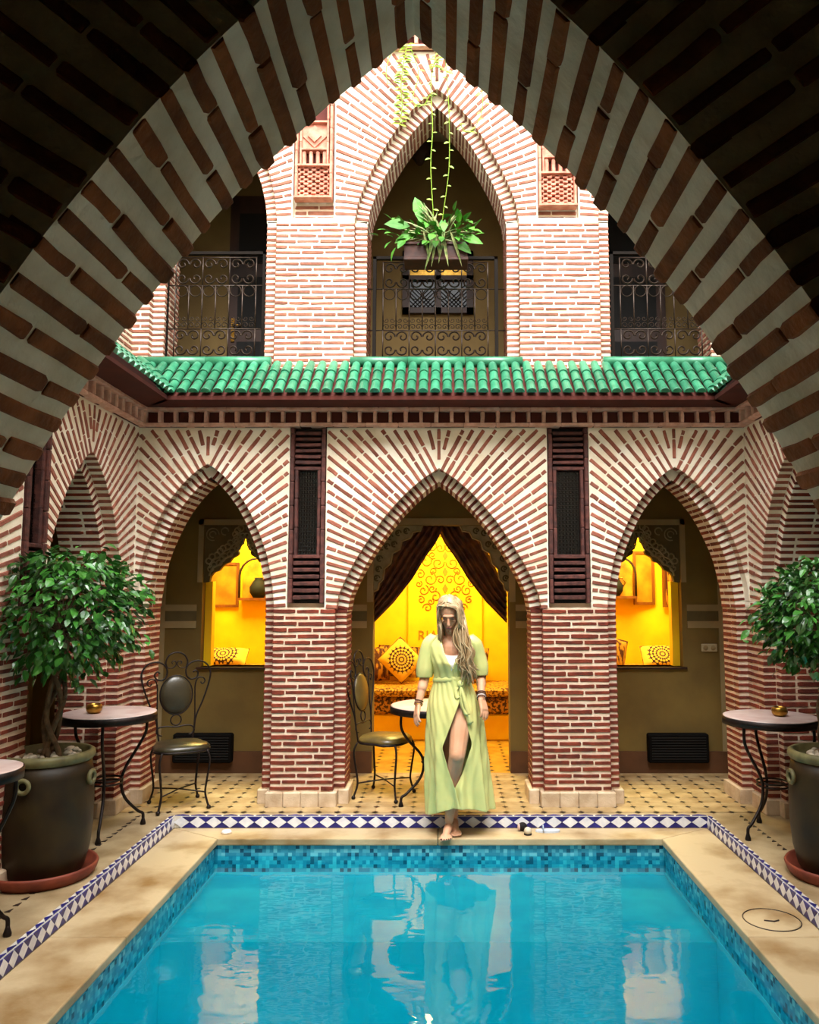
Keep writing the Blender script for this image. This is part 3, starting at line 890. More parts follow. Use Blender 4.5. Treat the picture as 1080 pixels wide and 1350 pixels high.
# valley tiles in the corners
bs = Bricks(ev, M['green'], 'valley_tile', UT)
for sx, xx in ((-1, XL), (1, XR)):
    a = Vector((xx - sx * EOUT, YF - EOUT, 3.285)); b_ = Vector((xx + sx * .03, YF + .03, 3.62))
    d_ = (b_ - a); L = d_.length; d_.normalize(); u_ = Vector((1, sx * -1, 0)).normalized() ; n_ = d_.cross(u_); 
    if n_.z < 0: n_ = -n_
    for j in range(4):
        m = Matrix.Identity(4)
        m.col[0] = (*(u_ * .1), 0); m.col[1] = (*(d_ * (L / 4 + .03)), 0); m.col[2] = (*(n_ * .085), 0); m.col[3] = (*(a + d_ * (j * L / 4 - .02) + n_ * (.012 + .004 * j)), 1)
        bs.add(m)
bs.finish(100)
for (a, b_) in ((XL - .02, -1.44), (-.77, .69), (1.37, XR + .02)):
    n = max(1, round((b_ - a) / .55)); wd = (b_ - a) / n
    for i in range(n):
        mb = MB(); mb.tube([(a + i * wd + .002, 6.515, 3.632), (a + (i + .5) * wd, 6.515, 3.634), (a + (i + 1) * wd - .002, 6.515, 3.632)], [.047, .046, .047], 14)
        mb.build('ridge_tile', M['green'], ev)

# ------------------------------------------------------------------ upper storey
UZ0, USP, UTOP = 3.56, 4.95, 6.5
upk = dict(mat='brick_pale', mort='mortar', z0=4.9, zmin=USP, zt=UTOP, rd=.08, rmat='brick_pale')
brick_arch('tall upper arch of pale fanned bricks above the hanging planter', FU, -.04, .72, 6.15, PROF_WIDE, -.94, .845, ring=.105, n=27, **upk)
brick_arch('upper left arch of pale bricks, mostly hidden by the foreground arch', FU, -1.98, .54, 6.0, PROF_SLIM, -2.9, -1.30, ring=.1, n=24, **upk)
brick_arch('upper right arch of pale bricks, mostly hidden by the foreground arch', FU, 1.91, .54, 6.0, PROF_SLIM, 1.20, 2.9, ring=.1, n=24, **upk)
def up_pillar(label, u0, u1, ol, orr, back):
    p = pillar(label, FU, u0, u1, ol, orr, back, zt=USP, zb=UZ0 + .04, mat='brick_pale', mort='mortar', plinth=False, rd=.08, zback=UTOP, pitch=.0505, T=.029, z00=UZ0)
    if back:
        bs = Bricks(p, M['brick_pale']); course_bricks(bs, FU, back[0] + .01, back[1] - .01, USP, 5.09, .07, .05, .032); bs.finish(50)
    mb = MB(); mb.box(u0 - .02, u1 + .02, YU - .03, YU + .05, UZ0 + .0, UZ0 + .035); o = mb.build('foot_ledge', M['mortar'], p)
    return p
up_pillar('pale brick upper pilaster left of the hanging planter', -1.435, -.76, .1, .105, (-1.30, -.94))
up_pillar('pale brick upper pilaster right of the hanging planter', .68, 1.37, .105, .1, (.845, 1.20))
up_pillar('pale brick upper corner pier above the left end of the green eave', -2.9, -2.52, 0, .1, None)
up_pillar('pale brick upper corner pier above the right end of the green eave', 2.45, 2.9, .1, 0, None)
for sx, nm in ((-1, 'left'), (1, 'right')):
    xx = -2.66 if sx < 0 else 2.68
    fr = Frame((xx, 0, 0), (0, 1, 0), (sx, 0, 0))
    mb = MB(); mb.box(*sorted((xx, xx + sx * .35)), YN + .33, YU, 3.5, 6.75)
    o = struct('wall_upper_' + nm, mb, M['mortar'], 'pale upper brick wall on the %s side of the courtyard' % nm)
    bs = Bricks(o, M['brick_pale']); course_bricks(bs, fr, 1.5, YU, 3.6, 6.6, 0, .0505, .029); bs.finish(80)
mb = MB(); mb.box(-2.9, 2.9, YU, YU + .42, UTOP, 6.75); struct('wall_upper_back', mb, M['mortar'], 'top of the upper back facade')
cornice('top brick cornice peeping over the foreground arch', FU, -2.7, 2.7, z=6.5)

# terracotta panels on the upper facade
def upper_panel(label, u0, u1, z0, z1):
    t = thing('terracotta_panel', label, 'wall panel', (0, 0, 0))
    y0 = YU
    fr = FU
    bs = Bricks(t, M['terracotta'], 'frame_brick')
    fw = .026
    for uu in (u0 + fw / 2, u1 - fw / 2, u0 + fw * 1.6 + .004, u1 - fw * 1.6 - .004):
        outer = uu in (u0 + fw / 2, u1 - fw / 2)
        z = z0 if outer else z0 + .30
        while z < z1 - .01:
            e = min(z + .21, z1); bs.add(fr.mat(uu, (z + e) / 2, PI / 2, e - z - .003, fw if outer else fw * .9, -.03 if outer else -.012, .1)); z = e
    for zz, h, d in ((z0 - .013, .026, .05), (z0 + .29, .024, .028), (z0 + .445, .024, .012), (z0 + .70, .024, .012)):
        if zz < z1: bs.add(fr.mat((u0 + u1) / 2, zz, 0, u1 - u0 - (0 if d > .02 else .1), h, -d, .09))
    bs.finish(60)
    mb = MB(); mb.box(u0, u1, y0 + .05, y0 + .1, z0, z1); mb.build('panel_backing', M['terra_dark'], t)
    # lattice of staggered brick ends
    bs = Bricks(t, M['terracotta'], 'lattice_brick')
    pu = (u1 - u0 - 2 * fw) / 4; z = z0 + .012; k = 0
    while z < z0 + .27:
        for i in range(5):
            uu = u0 + fw + pu * (i + (0 if k % 2 else .5))
            L = pu * .6; a = max(uu - L / 2, u0 + fw); b_ = min(uu + L / 2, u1 - fw)
            if b_ - a > .015: bs.add(fr.mat((a + b_) / 2, z + .009, rnd.uniform(-.05, .05), b_ - a, .025, .0 + rnd.uniform(-.008, .008), .06))
        z += .0215; k += 1
    bs.finish(100)
    # upright slats
    bs = Bricks(t, M['terracotta'], 'slat'); 
    for i in range(4):
        bs.add(fr.mat(u0 + .075 + i * (u1 - u0 - .15) / 3, z0 + .368, PI / 2, .12, .032, 0.0, .05))
    bs.finish(10)
    # diamond
    mb = MB(); mb.box(u0 + .05, u1 - .05, y0 + .02, y0 + .06, z0 + .455, z0 + .69); mb.build('panel_field', M['terracotta'], t)
    cu, cz = (u0 + u1) / 2, z0 + .572
    for s_, d in ((.105, .0), (.06, -.014)):
        mb = MB(); mb.prism([(cu - s_, cz), (cu, cz - s_), (cu + s_, cz), (cu, cz + s_)], y0 + d + .008, y0 + .03); mb.build('diamond_tile', M['terracotta'], t)
    return t
upper_panel('terracotta lattice and diamond panel on the upper left pilaster', -1.285, -.955, 5.135, 6.05)
upper_panel('terracotta lattice panel on the upper right pilaster', .852, 1.185, 5.065, 6.0)

# dark lattice windows between the ground-floor arches
def lattice_window(label, fr, u0, u1, z0=1.605, z1=3.055, prefix=None):
    t = thing('lattice_window', label, 'window')
    bs = Bricks(t, M['brick_dark'], 'frame_brick')
    fw = .034; H = z1 - z0
    gz0, gz1 = z0 + .40, z0 + 1.09
    for uu in (u0 + fw / 2, u1 - fw / 2):
        z = z0
        while z < z1 - .01:
            e = min(z + .2, z1); bs.add(fr.mat(uu, (z + e) / 2, PI / 2, e - z - .004, fw * rnd.uniform(.9, 1.1), -.022, .09)); z = e
    for uu in (u0 + fw * 1.55, u1 - fw * 1.55):
        z = gz0 - .02
        while z < gz1: 
            e = min(z + .24, gz1 + .02); bs.add(fr.mat(uu, (z + e) / 2, PI / 2, e - z - .003, .03, -.004, .07)); z = e
    for zz in (gz0 - .02, gz1 + .02): bs.add(fr.mat((u0 + u1) / 2, zz, 0, u1 - u0 - 2 * fw, .03, -.006, .07))
    bs.finish(60)
    bs = Bricks(t, M['brick_dark'], 'slat_brick')
    for za, zb in ((z0 + .02, gz0 - .045), (gz1 + .045, z1 - .02)):
        n = 6 if za < gz0 else 6; p_ = (zb - za) / n
        for i in range(n): bs.add(fr.mat((u0 + u1) / 2, za + (i + .5) * p_, rnd.uniform(-.012, .012), u1 - u0 - 2 * fw - .01, p_ * .62, -.012, .08))
    bs.finish(30)
    def bx(a, b_, d0, d1, q0, q1, name, mat):
        mb = MB(); c = [fr.p(u, d, z) for z in (q0, q1) for d in (d0, d1) for u in (a, b_)]
        mb.add(c, [(0, 2, 3, 1), (4, 5, 7, 6), (0, 1, 5, 4), (2, 6, 7, 3), (0, 4, 6, 2), (1, 3, 7, 5)]); return mb.build(name, mat, t)
    bx(u0, u1, .05, .075, z0, z1, 'niche_back', M['black'])
    bx(u0 + fw * 2, u1 - fw * 2, .045, .05, gz0, gz1, 'pane', M['glass_dark'])
    # fine lattice in front of the pane
    mb = MB(); uw = u1 - u0 - fw * 4
    for i in range(7):
        for j in range(22):
            c = fr.p(u0 + fw * 2 + (i + .5) * uw / 7, .040, gz0 + (j + .5) * (gz1 - gz0) / 22)
            a = .014
            pts = [c + fr.u * (a * math.cos(q)) + Vector((0, 0, a * 1.05 * math.sin(q))) for q in [PI / 4 + PI / 2 * k for k in range(4)]]
            mb.tube(pts, .0022, 3, closed=True)
    o = mb.build('wooden_lattice', M['glass_dark'], t); o['kind'] = 'stuff'
    mb = MB(); c = fr.p((u0 + u1) / 2, .036, gz0 + .5)
    return t
lattice_window('dark lattice window between the left and central arches', FB, -1.248, -.956)
lattice_window('dark lattice window between the central and right arches', FB, .887, 1.218)
lattice_window('dark lattice window on the left side wall beside the foreground arch', FL, 4.755, 5.01)
lattice_window('dark lattice window on the right side wall beside the foreground arch', FR, 4.755, 5.01)
# ------------------------------------------------------------------ ground-floor gallery and rooms
YB = 7.65
mb = MB()
WZ0, WZ1 = .985, 2.346
for a, b_, z0, z1 in ((-4, -2.31, 0, 3), (-2.31, -1.53, 0, WZ0), (-2.31, -1.53, WZ1, 3), (-1.53, -.66, 0, 3), (-.66, .65, WZ1, 3), (.65, 1.53, 0, 3), (1.53, 2.31, 0, WZ0), (1.53, 2.31, WZ1, 3), (2.31, 4, 0, 3)):
    mb.box(a, b_, YB, YB + .2, z0, z1)
wall_back = struct('wall_back', mb, M['plaster'], 'ochre plaster back wall of the arcade')
# pale plaster trim
mb = MB()
for a, b_ in ((-2.66, -2.36), (-1.48, -.72), (.71, 1.48), (2.36, 2.66)):
    for z0, z1 in ((1.352, 1.418), (1.515, 1.576)): mb.box(a, b_, YB - .012, YB, z0, z1)
for a, b_ in ((-2.9, -2.66), (2.66, 2.95)): mb.box(a, b_, YB - .012, YB, .2, 3)
for a, b_ in ((-2.36, -2.31), (-1.53, -1.48), (1.48, 1.53), (2.31, 2.36)): mb.box(a, b_, YB - .014, YB, 1.79 if abs(a) > 2 else 1.6, 2.40)
for a, b_ in ((-2.36, -1.48), (1.48, 2.36)): mb.box(a, b_, YB - .014, YB, 2.346, 2.40)
for a, b_ in ((-.72, -.66), (.65, .71)): mb.box(a, b_, YB - .014, YB, 1.6, 2.40)
mb.box(-.72, .71, YB - .014, YB, 2.346, 2.41)
struct('trim_1', mb, M['plaster_light'], 'pale plaster dado bands and window surrounds')
mb = MB()
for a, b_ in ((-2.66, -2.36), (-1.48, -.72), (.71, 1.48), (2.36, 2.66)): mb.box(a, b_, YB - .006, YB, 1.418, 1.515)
struct('trim_2', mb, M['plaster_dark'], 'dark speckled strip inside the dado band')
mb = MB()
for a, b_ in ((-4, -.66), (.65, 4)): mb.box(a, b_, YB - .02, YB, 0, .2)
struct('baseboard_back', mb, M['skirting'], 'brown skirting of the arcade')
mb = MB()
for a, b_ in ((-2.34, -1.5), (1.5, 2.34)): mb.box(a, b_, YB - .03, YB + .2, WZ0 - .02, WZ0)
struct('trim_3', mb, M['wood'], 'thin dark window sills')
# gallery ceilings (slabs between the storeys), outer walls, roof
mb = MB()
mb.box(-4, 4, YF + .42, 8.1, 3.0, 3.55); mb.box(-4, 4, -1.5, YN + .0, 3.0, 3.5); mb.box(-4, XL - .02, YN, YF + .42, 3.0, 3.5); mb.box(XR + .02, 4, YN, YF + .42, 3.0, 3.5)
mb.box(-2.9, 2.9, YF + .1, YF + .45, 3.3, 3.56)
struct('ceiling', mb, M['plaster'], 'ceiling slab of the ground-floor arcade')
mb = MB(); mb.box(-4.2, -3.9, -1.5, 8.2, 0, 7); struct('wall_outer_left', mb, M['roof'], 'outer wall on the left')
mb = MB(); mb.box(3.9, 4.2, -1.5, 8.2, 0, 7); struct('wall_outer_right', mb, M['roof'], 'outer wall on the right')
mb = MB(); mb.box(-4.2, 4.2, -1.7, -1.5, 0, 7); struct('wall_behind', mb, M['roof'], 'wall behind the viewer')
mb = MB(); mb.box(-4, 4, YU + .42, 8.3, 6.55, 6.8); mb.box(-4.2, -2.66, -1.5, YU + .42, 6.6, 6.8); mb.box(2.68, 4.2, -1.5, YU + .42, 6.6, 6.8); mb.box(-4.2, 4.2, -1.7, YN + .33, 6.6, 6.8)
struct('ceiling_upper', mb, pmat('upper_ceiling', 'b8ab90', .9), 'pale ceiling of the upper gallery')
# upper gallery back wall
mb = MB(); mb.box(-4, 4, 8.1, 8.3, 3.5, 6.6); struct('wall_upper_gallery', mb, M['plaster_up'], 'plaster wall of the upper gallery')
# the lit rooms
mb = MB(); mb.box(-1.3, 1.3, 10.0, 10.2, 0, 3); struct('wall_room_back', mb, M['yellow'], 'yellow back wall of the central room')
for nm, x0, x1 in (('left', -3.4, -1.3), ('right', 1.3, 3.4)):
    mb = MB(); mb.box(x0, x1, 9.25, 9.4, 0, 3)
    xa = x0 if nm == 'left' else x1
    mb.box(xa - .1, xa + .1, YB + .2, 9.4, 0, 3); struct('wall_room_' + nm, mb, M['yellow'], 'yellow walls of the %s room' % nm)
for nm, xx in (('left', -1.3), ('right', 1.22)):
    mb = MB(); mb.box(xx, xx + .08, YB + .2, 10.0, 0, 3); struct('wall_partition_' + nm, mb, M['yellow'], 'yellow partition wall, %s' % nm)
mb = MB(); mb.box(-3.6, 3.6, YB + .2, 10.2, 2.75, 3.0); struct('ceiling_room', mb, M['yellow'], 'ceiling of the lit rooms')
mb = MB()
for a, b_ in ((-2.31, -2.24), (-1.6, -1.53), (1.53, 1.6), (2.24, 2.31)): mb.box(a, b_, YB + .10, YB + .2, WZ0, 1.80)
struct('trim_4', mb, M['yellow'], 'yellow inner window jambs')
def lamp(name, loc, e, size=.5, col=(1, .86, .26)):
    d = bpy.data.lights.new(name, 'AREA'); d.energy = e; d.size = size; d.color = col
    o = bpy.data.objects.new(name, d); COL.objects.link(o); o.location = loc
lamp('room_lamp', (0, 9.0, 2.7), 27, 1.0)
lamp('room_lamp', (-2.1, 8.5, 2.7), 24, .8)
lamp('room_lamp', (2.1, 8.5, 2.7), 24, .8)

# carved plaster lambrequins: stepped opening with a spike
def carved(mb, cx, cz, r, y, mi=0, n=14, rr=.006, a0=0, a1=2 * PI):
    pts = [(cx + r * math.cos(a0 + (a1 - a0) * i / n), y, cz + r * math.sin(a0 + (a1 - a0) * i / n)) for i in range(n + 1)]
    mb.tube(pts, rr, 4, mi)
def lambrequin(label, cx, hw, z_low, z_top, z_spike):
    t = thing('plaster_lambrequin', label, 'plaster carving')
    half = [(1, 0), (.86, .02), (.83, .13), (.75, .22), (.62, .26), (.55, .34), (.48, .40), (.36, .44), (.30, .52), (.17, .58), (.14, .64), (.18, .70), (.13, .78), (.05, .83), (.03, .92), (0, 1)]
    H = z_spike - z_low
    prof = [(cx - hw * u, z_low + H * v) for u, v in half] + [(cx + hw * u, z_low + H * v) for u, v in reversed(half[:-1])]
    poly = [(cx + hw, z_top), (cx - hw, z_top)] + prof
    mb = MB(); mb.prism(poly, YB + .03, YB + .09); mb.build('carved_ground', M['plaster_dark'], t)
    mb = MB()
    for s_ in (-1, 1):
        for k in range(2):
            pts = [(cx + s_ * hw * (u * (1 - .0 * k)), YB + .027, min(z_low + H * v + .035 + .075 * k + .02, z_top - .01)) for u, v in half[1:13]]
            mb.tube([Vector(p) for p in pts], .011, 4)
        for (u, v) in half[2:14]:
            x, z = cx + s_ * hw * u, z_low + H * v
            carved(mb, x, z + .075, .026, YB + .026, rr=.008)
            if z + .15 < z_top: carved(mb, x + s_ * .02, z + .15, .028, YB + .026, rr=.008)
        carved(mb, cx + s_ * hw * .8, z_top - .09, .06, YB + .026, rr=.006, a1=5)
        carved(mb, cx + s_ * hw * .8, z_top - .09, .03, YB + .026, rr=.006, a1=5)
        carved(mb, cx + s_ * hw * .5, z_top - .06, .035, YB + .026, rr=.006, a1=5)
    mb.build('relief_scrolls', M['plaster_carved'], t)['kind'] = 'stuff'
    return t
lambrequin('carved plaster stepped arch in the left window', -1.92, .39, 1.787, 2.346, 2.245)
lambrequin('carved plaster stepped arch in the right window', 1.92, .39, 1.787, 2.346, 2.26)
# doorway corner carvings
for s_, lab in ((-1, 'carved plaster corner beside the left curtain'), (1, 'carved plaster corner beside the right curtain')):
    t = thing('plaster_corner', lab, 'plaster carving')
    cx = -.005
    out = [(.655, 2.34), (.18, 2.34), (.20, 2.29), (.27, 2.28), (.30, 2.22), (.38, 2.19), (.40, 2.11), (.47, 2.07), (.49, 1.97), (.55, 1.92), (.56, 1.82), (.60, 1.78), (.61, 1.72), (.655, 1.70)]
    poly = [(cx + s_ * u, z) for u, z in out]
    mb = MB(); mb.prism(poly, YB + .04, YB + .1); mb.build('carved_ground', M['plaster_carved'], t)
    mb = MB()
    for (u, z) in ((.50, 2.23), (.42, 2.27), (.58, 2.13), (.60, 2.02), (.53, 2.14), (.61, 1.92), (.34, 2.29), (.46, 2.16), (.625, 1.83)):
        carved(mb, cx + s_ * u, z, .026, YB + .037, rr=.007, a1=5.2); carved(mb, cx + s_ * (u + .01), z + .004, .011, YB + .037, rr=.006)
    mb.build('relief_scrolls', M['plaster_dark'], t)['kind'] = 'stuff'
    mb = MB(); pts = [(cx + s_ * (u + .005), YB + .035, z) for u, z in out[1:]]
    mb.tube(pts, .009, 4); mb.build('relief_edge', M['plaster_light'], t)

# curtains
def curtain(label, s_):
    t = thing('curtain', label, 'curtain')
    rows = []
    n = 26
    for i in range(29):
        q = i / 28
        # outer edge hangs down to the jamb; inner edge sweeps from the centre to the jamb
        xo = interp([(0, .27), (.25, .40), (.5, .51), (.75, .595), (1, .655)], q); zo = interp([(0, 2.36), (.25, 2.21), (.5, 2.02), (.75, 1.83), (1, 1.70)], q)
        xi = interp([(0, -.03), (.2, .07), (.5, .28), (.75, .46), (1, .655)], q); zi = interp([(0, 2.36), (.1, 2.24), (.3, 2.06), (.5, 1.83), (.75, 1.60), (1, 1.40)], q)
        row = []
        for j in range(n + 1):
            p = j / n
            amp = .022 * (1 - .2 * q)
            row.append((-.015 + s_ * (xo + (xi - xo) * p), YB + .13 + amp * math.sin(p * 2 * PI * 5 + .8 * q + s_) + (.055 if s_ > 0 else 0), zo + (zi - zo) * p))
        rows.append(row)
    mb = MB(); mb.grid(rows); o = mb.build('drape', M['curtain'], t)
    sd = o.modifiers.new('thick', 'SOLIDIFY'); sd.thickness = .006
    mb = MB(); mb.tube([rows[i][-1] for i in range(29)], .008, 5); mb.build('hem', pmat('curtain_hem', '4a1a12', .6), t)
    mb = MB(); mb.tube([rows[0][j] for j in range(0, n + 1)], .012, 5); mb.build('heading', M['curtain'], t)
curtain('brown brocade curtain drawn to the left of the doorway', -1)
curtain('brown brocade curtain drawn to the right of the doorway', 1)

# heaters and socket
for x0, x1, lab in ((-2.52, -1.966, 'black wall heater behind the left chair'), (1.938, 2.505, 'black wall heater under the right window')):
    t = thing('wall_heater', lab, 'heater', (0, 0, 0))
    mb = MB(); mb.cbox(x0, x1, YB - .09, YB - .0, .105, .372, .012); mb.build('casing', M['heater'], t)
    for i in range(9):
        z = .14 + i * .024
        mb = MB(); mb.box(x0 + .03, x1 - .03, YB - .096, YB - .088, z, z + .010); mb.build('grille_slat', M['black'], t)
t = thing('wall_socket', 'pale double socket on the wall right of the right window', 'socket')
mb = MB(); mb.cbox(2.483, 2.635, YB - .02, YB, 1.128, 1.203, .006); mb.build('cover_plate', M['white_plastic'], t)
for x in (2.523, 2.595):
    mb = MB(); mb.lathe([(.0, 0), (.022, 0), (.024, .003), (.022, .004)], 14, (0, 0, 0)); o = mb.build('outlet', M['plaster_light'], t); o.location = (x, YB - .0245, 1.165); o.rotation_euler = (-PI / 2, 0, 0)

# ---- furniture in the lit rooms
t = thing('sofa', 'long brocade sofa along the back wall of the yellow room', 'sofa')
mb = MB(); mb.cbox(-1.2, 1.2, 9.25, 9.98, .0, .30, .02); mb.build('base', M['yellow'], t)
mb = MB(); mb.cbox(-1.2, 1.2, 9.2, 9.98, .30, .50, .04); mb.build('seat_front', M['sofa_front'], t)
mb = MB(); mb.cbox(-1.2, 1.2, 9.18, 9.98, .50, .60, .03); mb.build('seat_cushion', M['sofa_top'], t)
def mandala():
    m = bpy.data.materials.new('mandala_cloth'); m.use_nodes = True; nt = m.node_tree; b = nt.nodes['Principled BSDF']
    tc = nd(nt, 'ShaderNodeTexCoord'); sx = nd(nt, 'ShaderNodeSeparateXYZ'); nt.links.new(tc.outputs['Object'], sx.inputs[0])
    def mth(op, a, b_=None):
        n = nd(nt, 'ShaderNodeMath', operation=op)
        for i, v in enumerate((a, b_)):
            if v is None: continue
            if isinstance(v, (int, float)): n.inputs[i].default_value = v
            else: nt.links.new(v, n.inputs[i])
        return n.outputs[0]
    x, z = sx.outputs[0], sx.outputs[2]
    r_ = mth('SQRT', mth('ADD', mth('MULTIPLY', x, x), mth('MULTIPLY', z, z)))
    an = mth('ARCTAN2', z, x)
    pet = mth('ABSOLUTE', mth('SINE', mth('MULTIPLY', an, 9)))
    rings = mth('SINE', mth('MULTIPLY', r_, 170))
    v = mth('ADD', mth('MULTIPLY', rings, .5), mth('MULTIPLY', pet, 1.1))
    dark = mth('GREATER_THAN', .72, v)
    inside = mth('LESS_THAN', r_, .165)
    f_ = mth('MULTIPLY', dark, inside)
    mx = nd(nt, 'ShaderNodeMix', data_type='RGBA'); mx.inputs['A'].default_value = rgb('e0b03a'); mx.inputs['B'].default_value = rgb('3a150c')
    nt.links.new(f_, mx.inputs['Factor']); nt.links.new(mx.outputs['Result'], b.inputs['Base Color']); b.inputs['Roughness'].default_value = .8
    return m
MAND = mandala()
M['stripe'] = pmat('striped_cushion', '4a1f0d', .8, col2='b98022', nscale=24, stretch=(1, 1, .25), contrast=(.46, .54))
def cushion_mesh(w_, d_, h, mat, name):
    rows = []
    mb = MB(); n = 12
    for s_ in (-1, 1):
        rows = []
        for i in range(n + 1):
            u = -1 + 2 * i / n; row = []
            for j in range(n + 1):
                v = -1 + 2 * j / n
                k = max(0, (1 - u ** 4) * (1 - v ** 4)) ** .5
                pin = 1 - .07 * (1 - abs(u)) * 0 
                row.append((w_ / 2 * u * (1 - .06 * (1 - v * v) * 0), s_ * d_ / 2 * k, h / 2 * v))
            rows.append(row)
        mb.grid(rows)
    return mb.mesh(name, mat)
def cushion(label, loc, w_, h, d_, rot, mat, group=None):
    t = thing('cushion', label, 'cushion', loc); t.rotation_euler = rot
    link('pillow_case', cushion_mesh(w_, d_, h, mat, 'pillow_case'), t)
    mb = MB(); k = [(w_ / 2 * a, 0, h / 2 * b_) for a, b_ in ((-1, -1), (1, -1), (1, 1), (-1, 1))]
    mb.tube(k, .008, 5, closed=True); mb.build('piping', M['stripe'], t)
cushion('diamond-set cushion with a dark mandala left of the woman', (-.50, 9.58, .885), .40, .38, .13, (R(-14), R(45), 0), MAND)
cushion('striped dark cushion at the left end of the sofa', (-.84, 9.72, .82), .34, .40, .12, (R(-14), R(-6), R(8)), M['stripe'])
cushion('striped dark cushion leaning behind the mandala cushion', (-.55, 9.85, .85), .5, .36, .09, (R(-12), R(4), 0), M['stripe'])
cushion('striped dark cushion right of the woman', (.34, 9.74, .83), .40, .42, .13, (R(-14), R(8), 0), M['stripe'])
# arabesque relief on the yellow back wall with the lettering below
def spiral(cx, cz, r, turns=1.3, s_=1, a0=0, n=16, y=0):
    return [(cx + s_ * r * (1 - .8 * i / n) * math.cos(a0 + 2 * PI * turns * i / n), y, cz + r * (1 - .8 * i / n) * math.sin(a0 + 2 * PI * turns * i / n)) for i in range(n + 1)]
t = thing('wall_arabesque', 'carved arabesque scrollwork on the yellow back wall', 'wall carving')
cxa = .03
mb = MB(); mb.cbox(cxa - .47, cxa + .47, 9.955, 10.0, .95, 2.62, .01); mb.build('panel', M['yellow'], t)
k = 0
for (dx, z, r, a0) in ((.10, 2.42, .07, 0), (.17, 2.27, .08, 1), (.06, 2.25, .06, 2.5), (.24, 2.08, .095, .5), (.09, 2.06, .08, 3), (.19, 1.86, .09, 1.8), (.06, 1.85, .06, 0), (.27, 1.72, .07, 2), (.12, 1.64, .075, .7), (.07, 2.52, .04, 1), (.22, 1.5, .06, 0), (.08, 1.46, .05, 1), (.16, 2.16, .05, 4), (.31, 1.92, .06, 1.2), (.14, 1.96, .05, 5), (.28, 2.2, .05, 3), (.04, 2.42, .04, 2), (.30, 1.60, .05, 1), (.16, 1.74, .05, 3), (.15, 2.36, .045, 4), (.33, 1.8, .045, 2.2), (.18, 1.58, .045, 2)):
    for s_ in (-1, 1):
        mb = MB(); mb.tube(spiral(cxa + s_ * dx, z, r, 1.25, s_, a0, y=9.951), .009, 4); mb.build('scroll', M['yellow_relief'], t)
mb = MB()
for (dx, z) in ((0, 2.58), (0, 2.35), (0, 2.15), (0, 1.95), (0, 1.74), (0, 1.55)):
    mb.prism([(cxa - .035, z), (cxa, z - .06), (cxa + .035, z), (cxa, z + .06)], 9.945, 9.955)
mb.build('leaf_ornament', M['yellow_relief'], t)
tx = bpy.data.curves.new('lettering', 'FONT'); tx.body = 'RIA'; tx.size = .17; tx.extrude = .006; tx.materials.append(M['yellow_relief'])
o = bpy.data.objects.new('lettering_curve', tx); me = bpy.data.meshes.new_from_object(o); bpy.data.objects.remove(o); o = link('lettering', me, t); o.location = (-.315, 9.952, 1.10); o.rotation_euler = (PI / 2, 0, 0)
# framed pictures and niches seen through the windows
def picture(label, loc, w_, h, rz, inner, frame='wood_warm'):
    t = thing('picture_frame', label, 'picture', loc, rz)
    f_ = .03
    for (a, b_, c, d_) in ((-w_ / 2, w_ / 2, -h / 2, -h / 2 + f_), (-w_ / 2, w_ / 2, h / 2 - f_, h / 2), (-w_ / 2, -w_ / 2 + f_, -h / 2 + f_, h / 2 - f_), (w_ / 2 - f_, w_ / 2, -h / 2 + f_, h / 2 - f_)):
        mb = MB(); mb.box(a, b_, -.025, .0, c, d_); mb.build('frame_bar', M[frame], t)
    mb = MB(); mb.box(-w_ / 2 + f_, w_ / 2 - f_, -.012, 0, -h / 2 + f_, h / 2 - f_); mb.build('canvas', M[inner], t)
picture('wood framed panel seen through the left window', (-2.58, 9.24, 1.78), .42, .52, 0, 'gilt')
picture('narrow wooden picture seen through the right window', (2.34, 9.22, 1.86), .26, .62, R(12), 'gilt')
picture('dark narrow picture beside the window jamb on the right', (2.62, 9.22, 1.80), .14, .56, R(14), 'stripe')
def niche(label, x, z0, sgn):
    t = thing('wall_shelf', label, 'shelf', (x, 9.24, z0))
    mb = MB(); mb.box(-.21, .21, -.16, 0, 0, .03); mb.build('shelf_board', M['wood_warm'], t)
    pts = [(-.20, -.15, .03)] + [(-.20 + .0, -.15, .25)] + [(.20 * math.cos(PI - PI * i / 10), -.15, .28 + .2 * math.sin(PI * i / 10)) for i in range(11)] + [(.20, -.15, .03)]
    mb = MB(); mb.tube(pts, .014, 6); mb.build('arched_frame', M['wood'], t)
    mb = MB(); mb.prism([(-.19, .03)] + [(.19 * math.cos(PI - PI * i / 10), .28 + .18 * math.sin(PI * i / 10)) for i in range(11)] + [(.19, .03)], -.03, -.02); mb.build('back_panel', M['book'], t)
niche('arched orange wall shelf seen through the left window', -2.13, 1.60, 1)
niche('arched orange wall shelf seen through the right window', 2.02, 1.62, -1)
for x, z, lab in ((-2.12, 1.63, 'black vase on the shelf in the left room'), (1.98, 1.65, 'black vase on the shelf in the right room')):
    t = thing('vase', lab, 'vase', (x, 9.14, z))
    mb = MB(); mb.lathe([(.0, 0), (.06, 0), (.10, .06), (.105, .12), (.07, .18), (.045, .21), (.05, .23)], 18); mb.build('vessel', M['black'], t)
    mb = MB(); mb.tube([(.05, 0, .2), (.10, 0, .21), (.13, 0, .15), (.10, 0, .10)], .009, 6); mb.build('handle', M['brass'], t)
for loc, w_, h, rot, lab, mt in (((-2.35, 8.6, 1.0), .5, .24, (R(-50), 0, 0), 'patterned cushion top at the left window sill', MAND), ((1.75, 8.6, 1.06), .46, .34, (R(-20), R(14), 0), 'striped cushion at the right window sill', M['stripe']), ((2.36, 8.6, 1.0), .42, .28, (R(-40), 0, 0), 'patterned cushion top at the right window sill', MAND)):
    cushion(lab, loc, w_, h, .12, rot, mt)
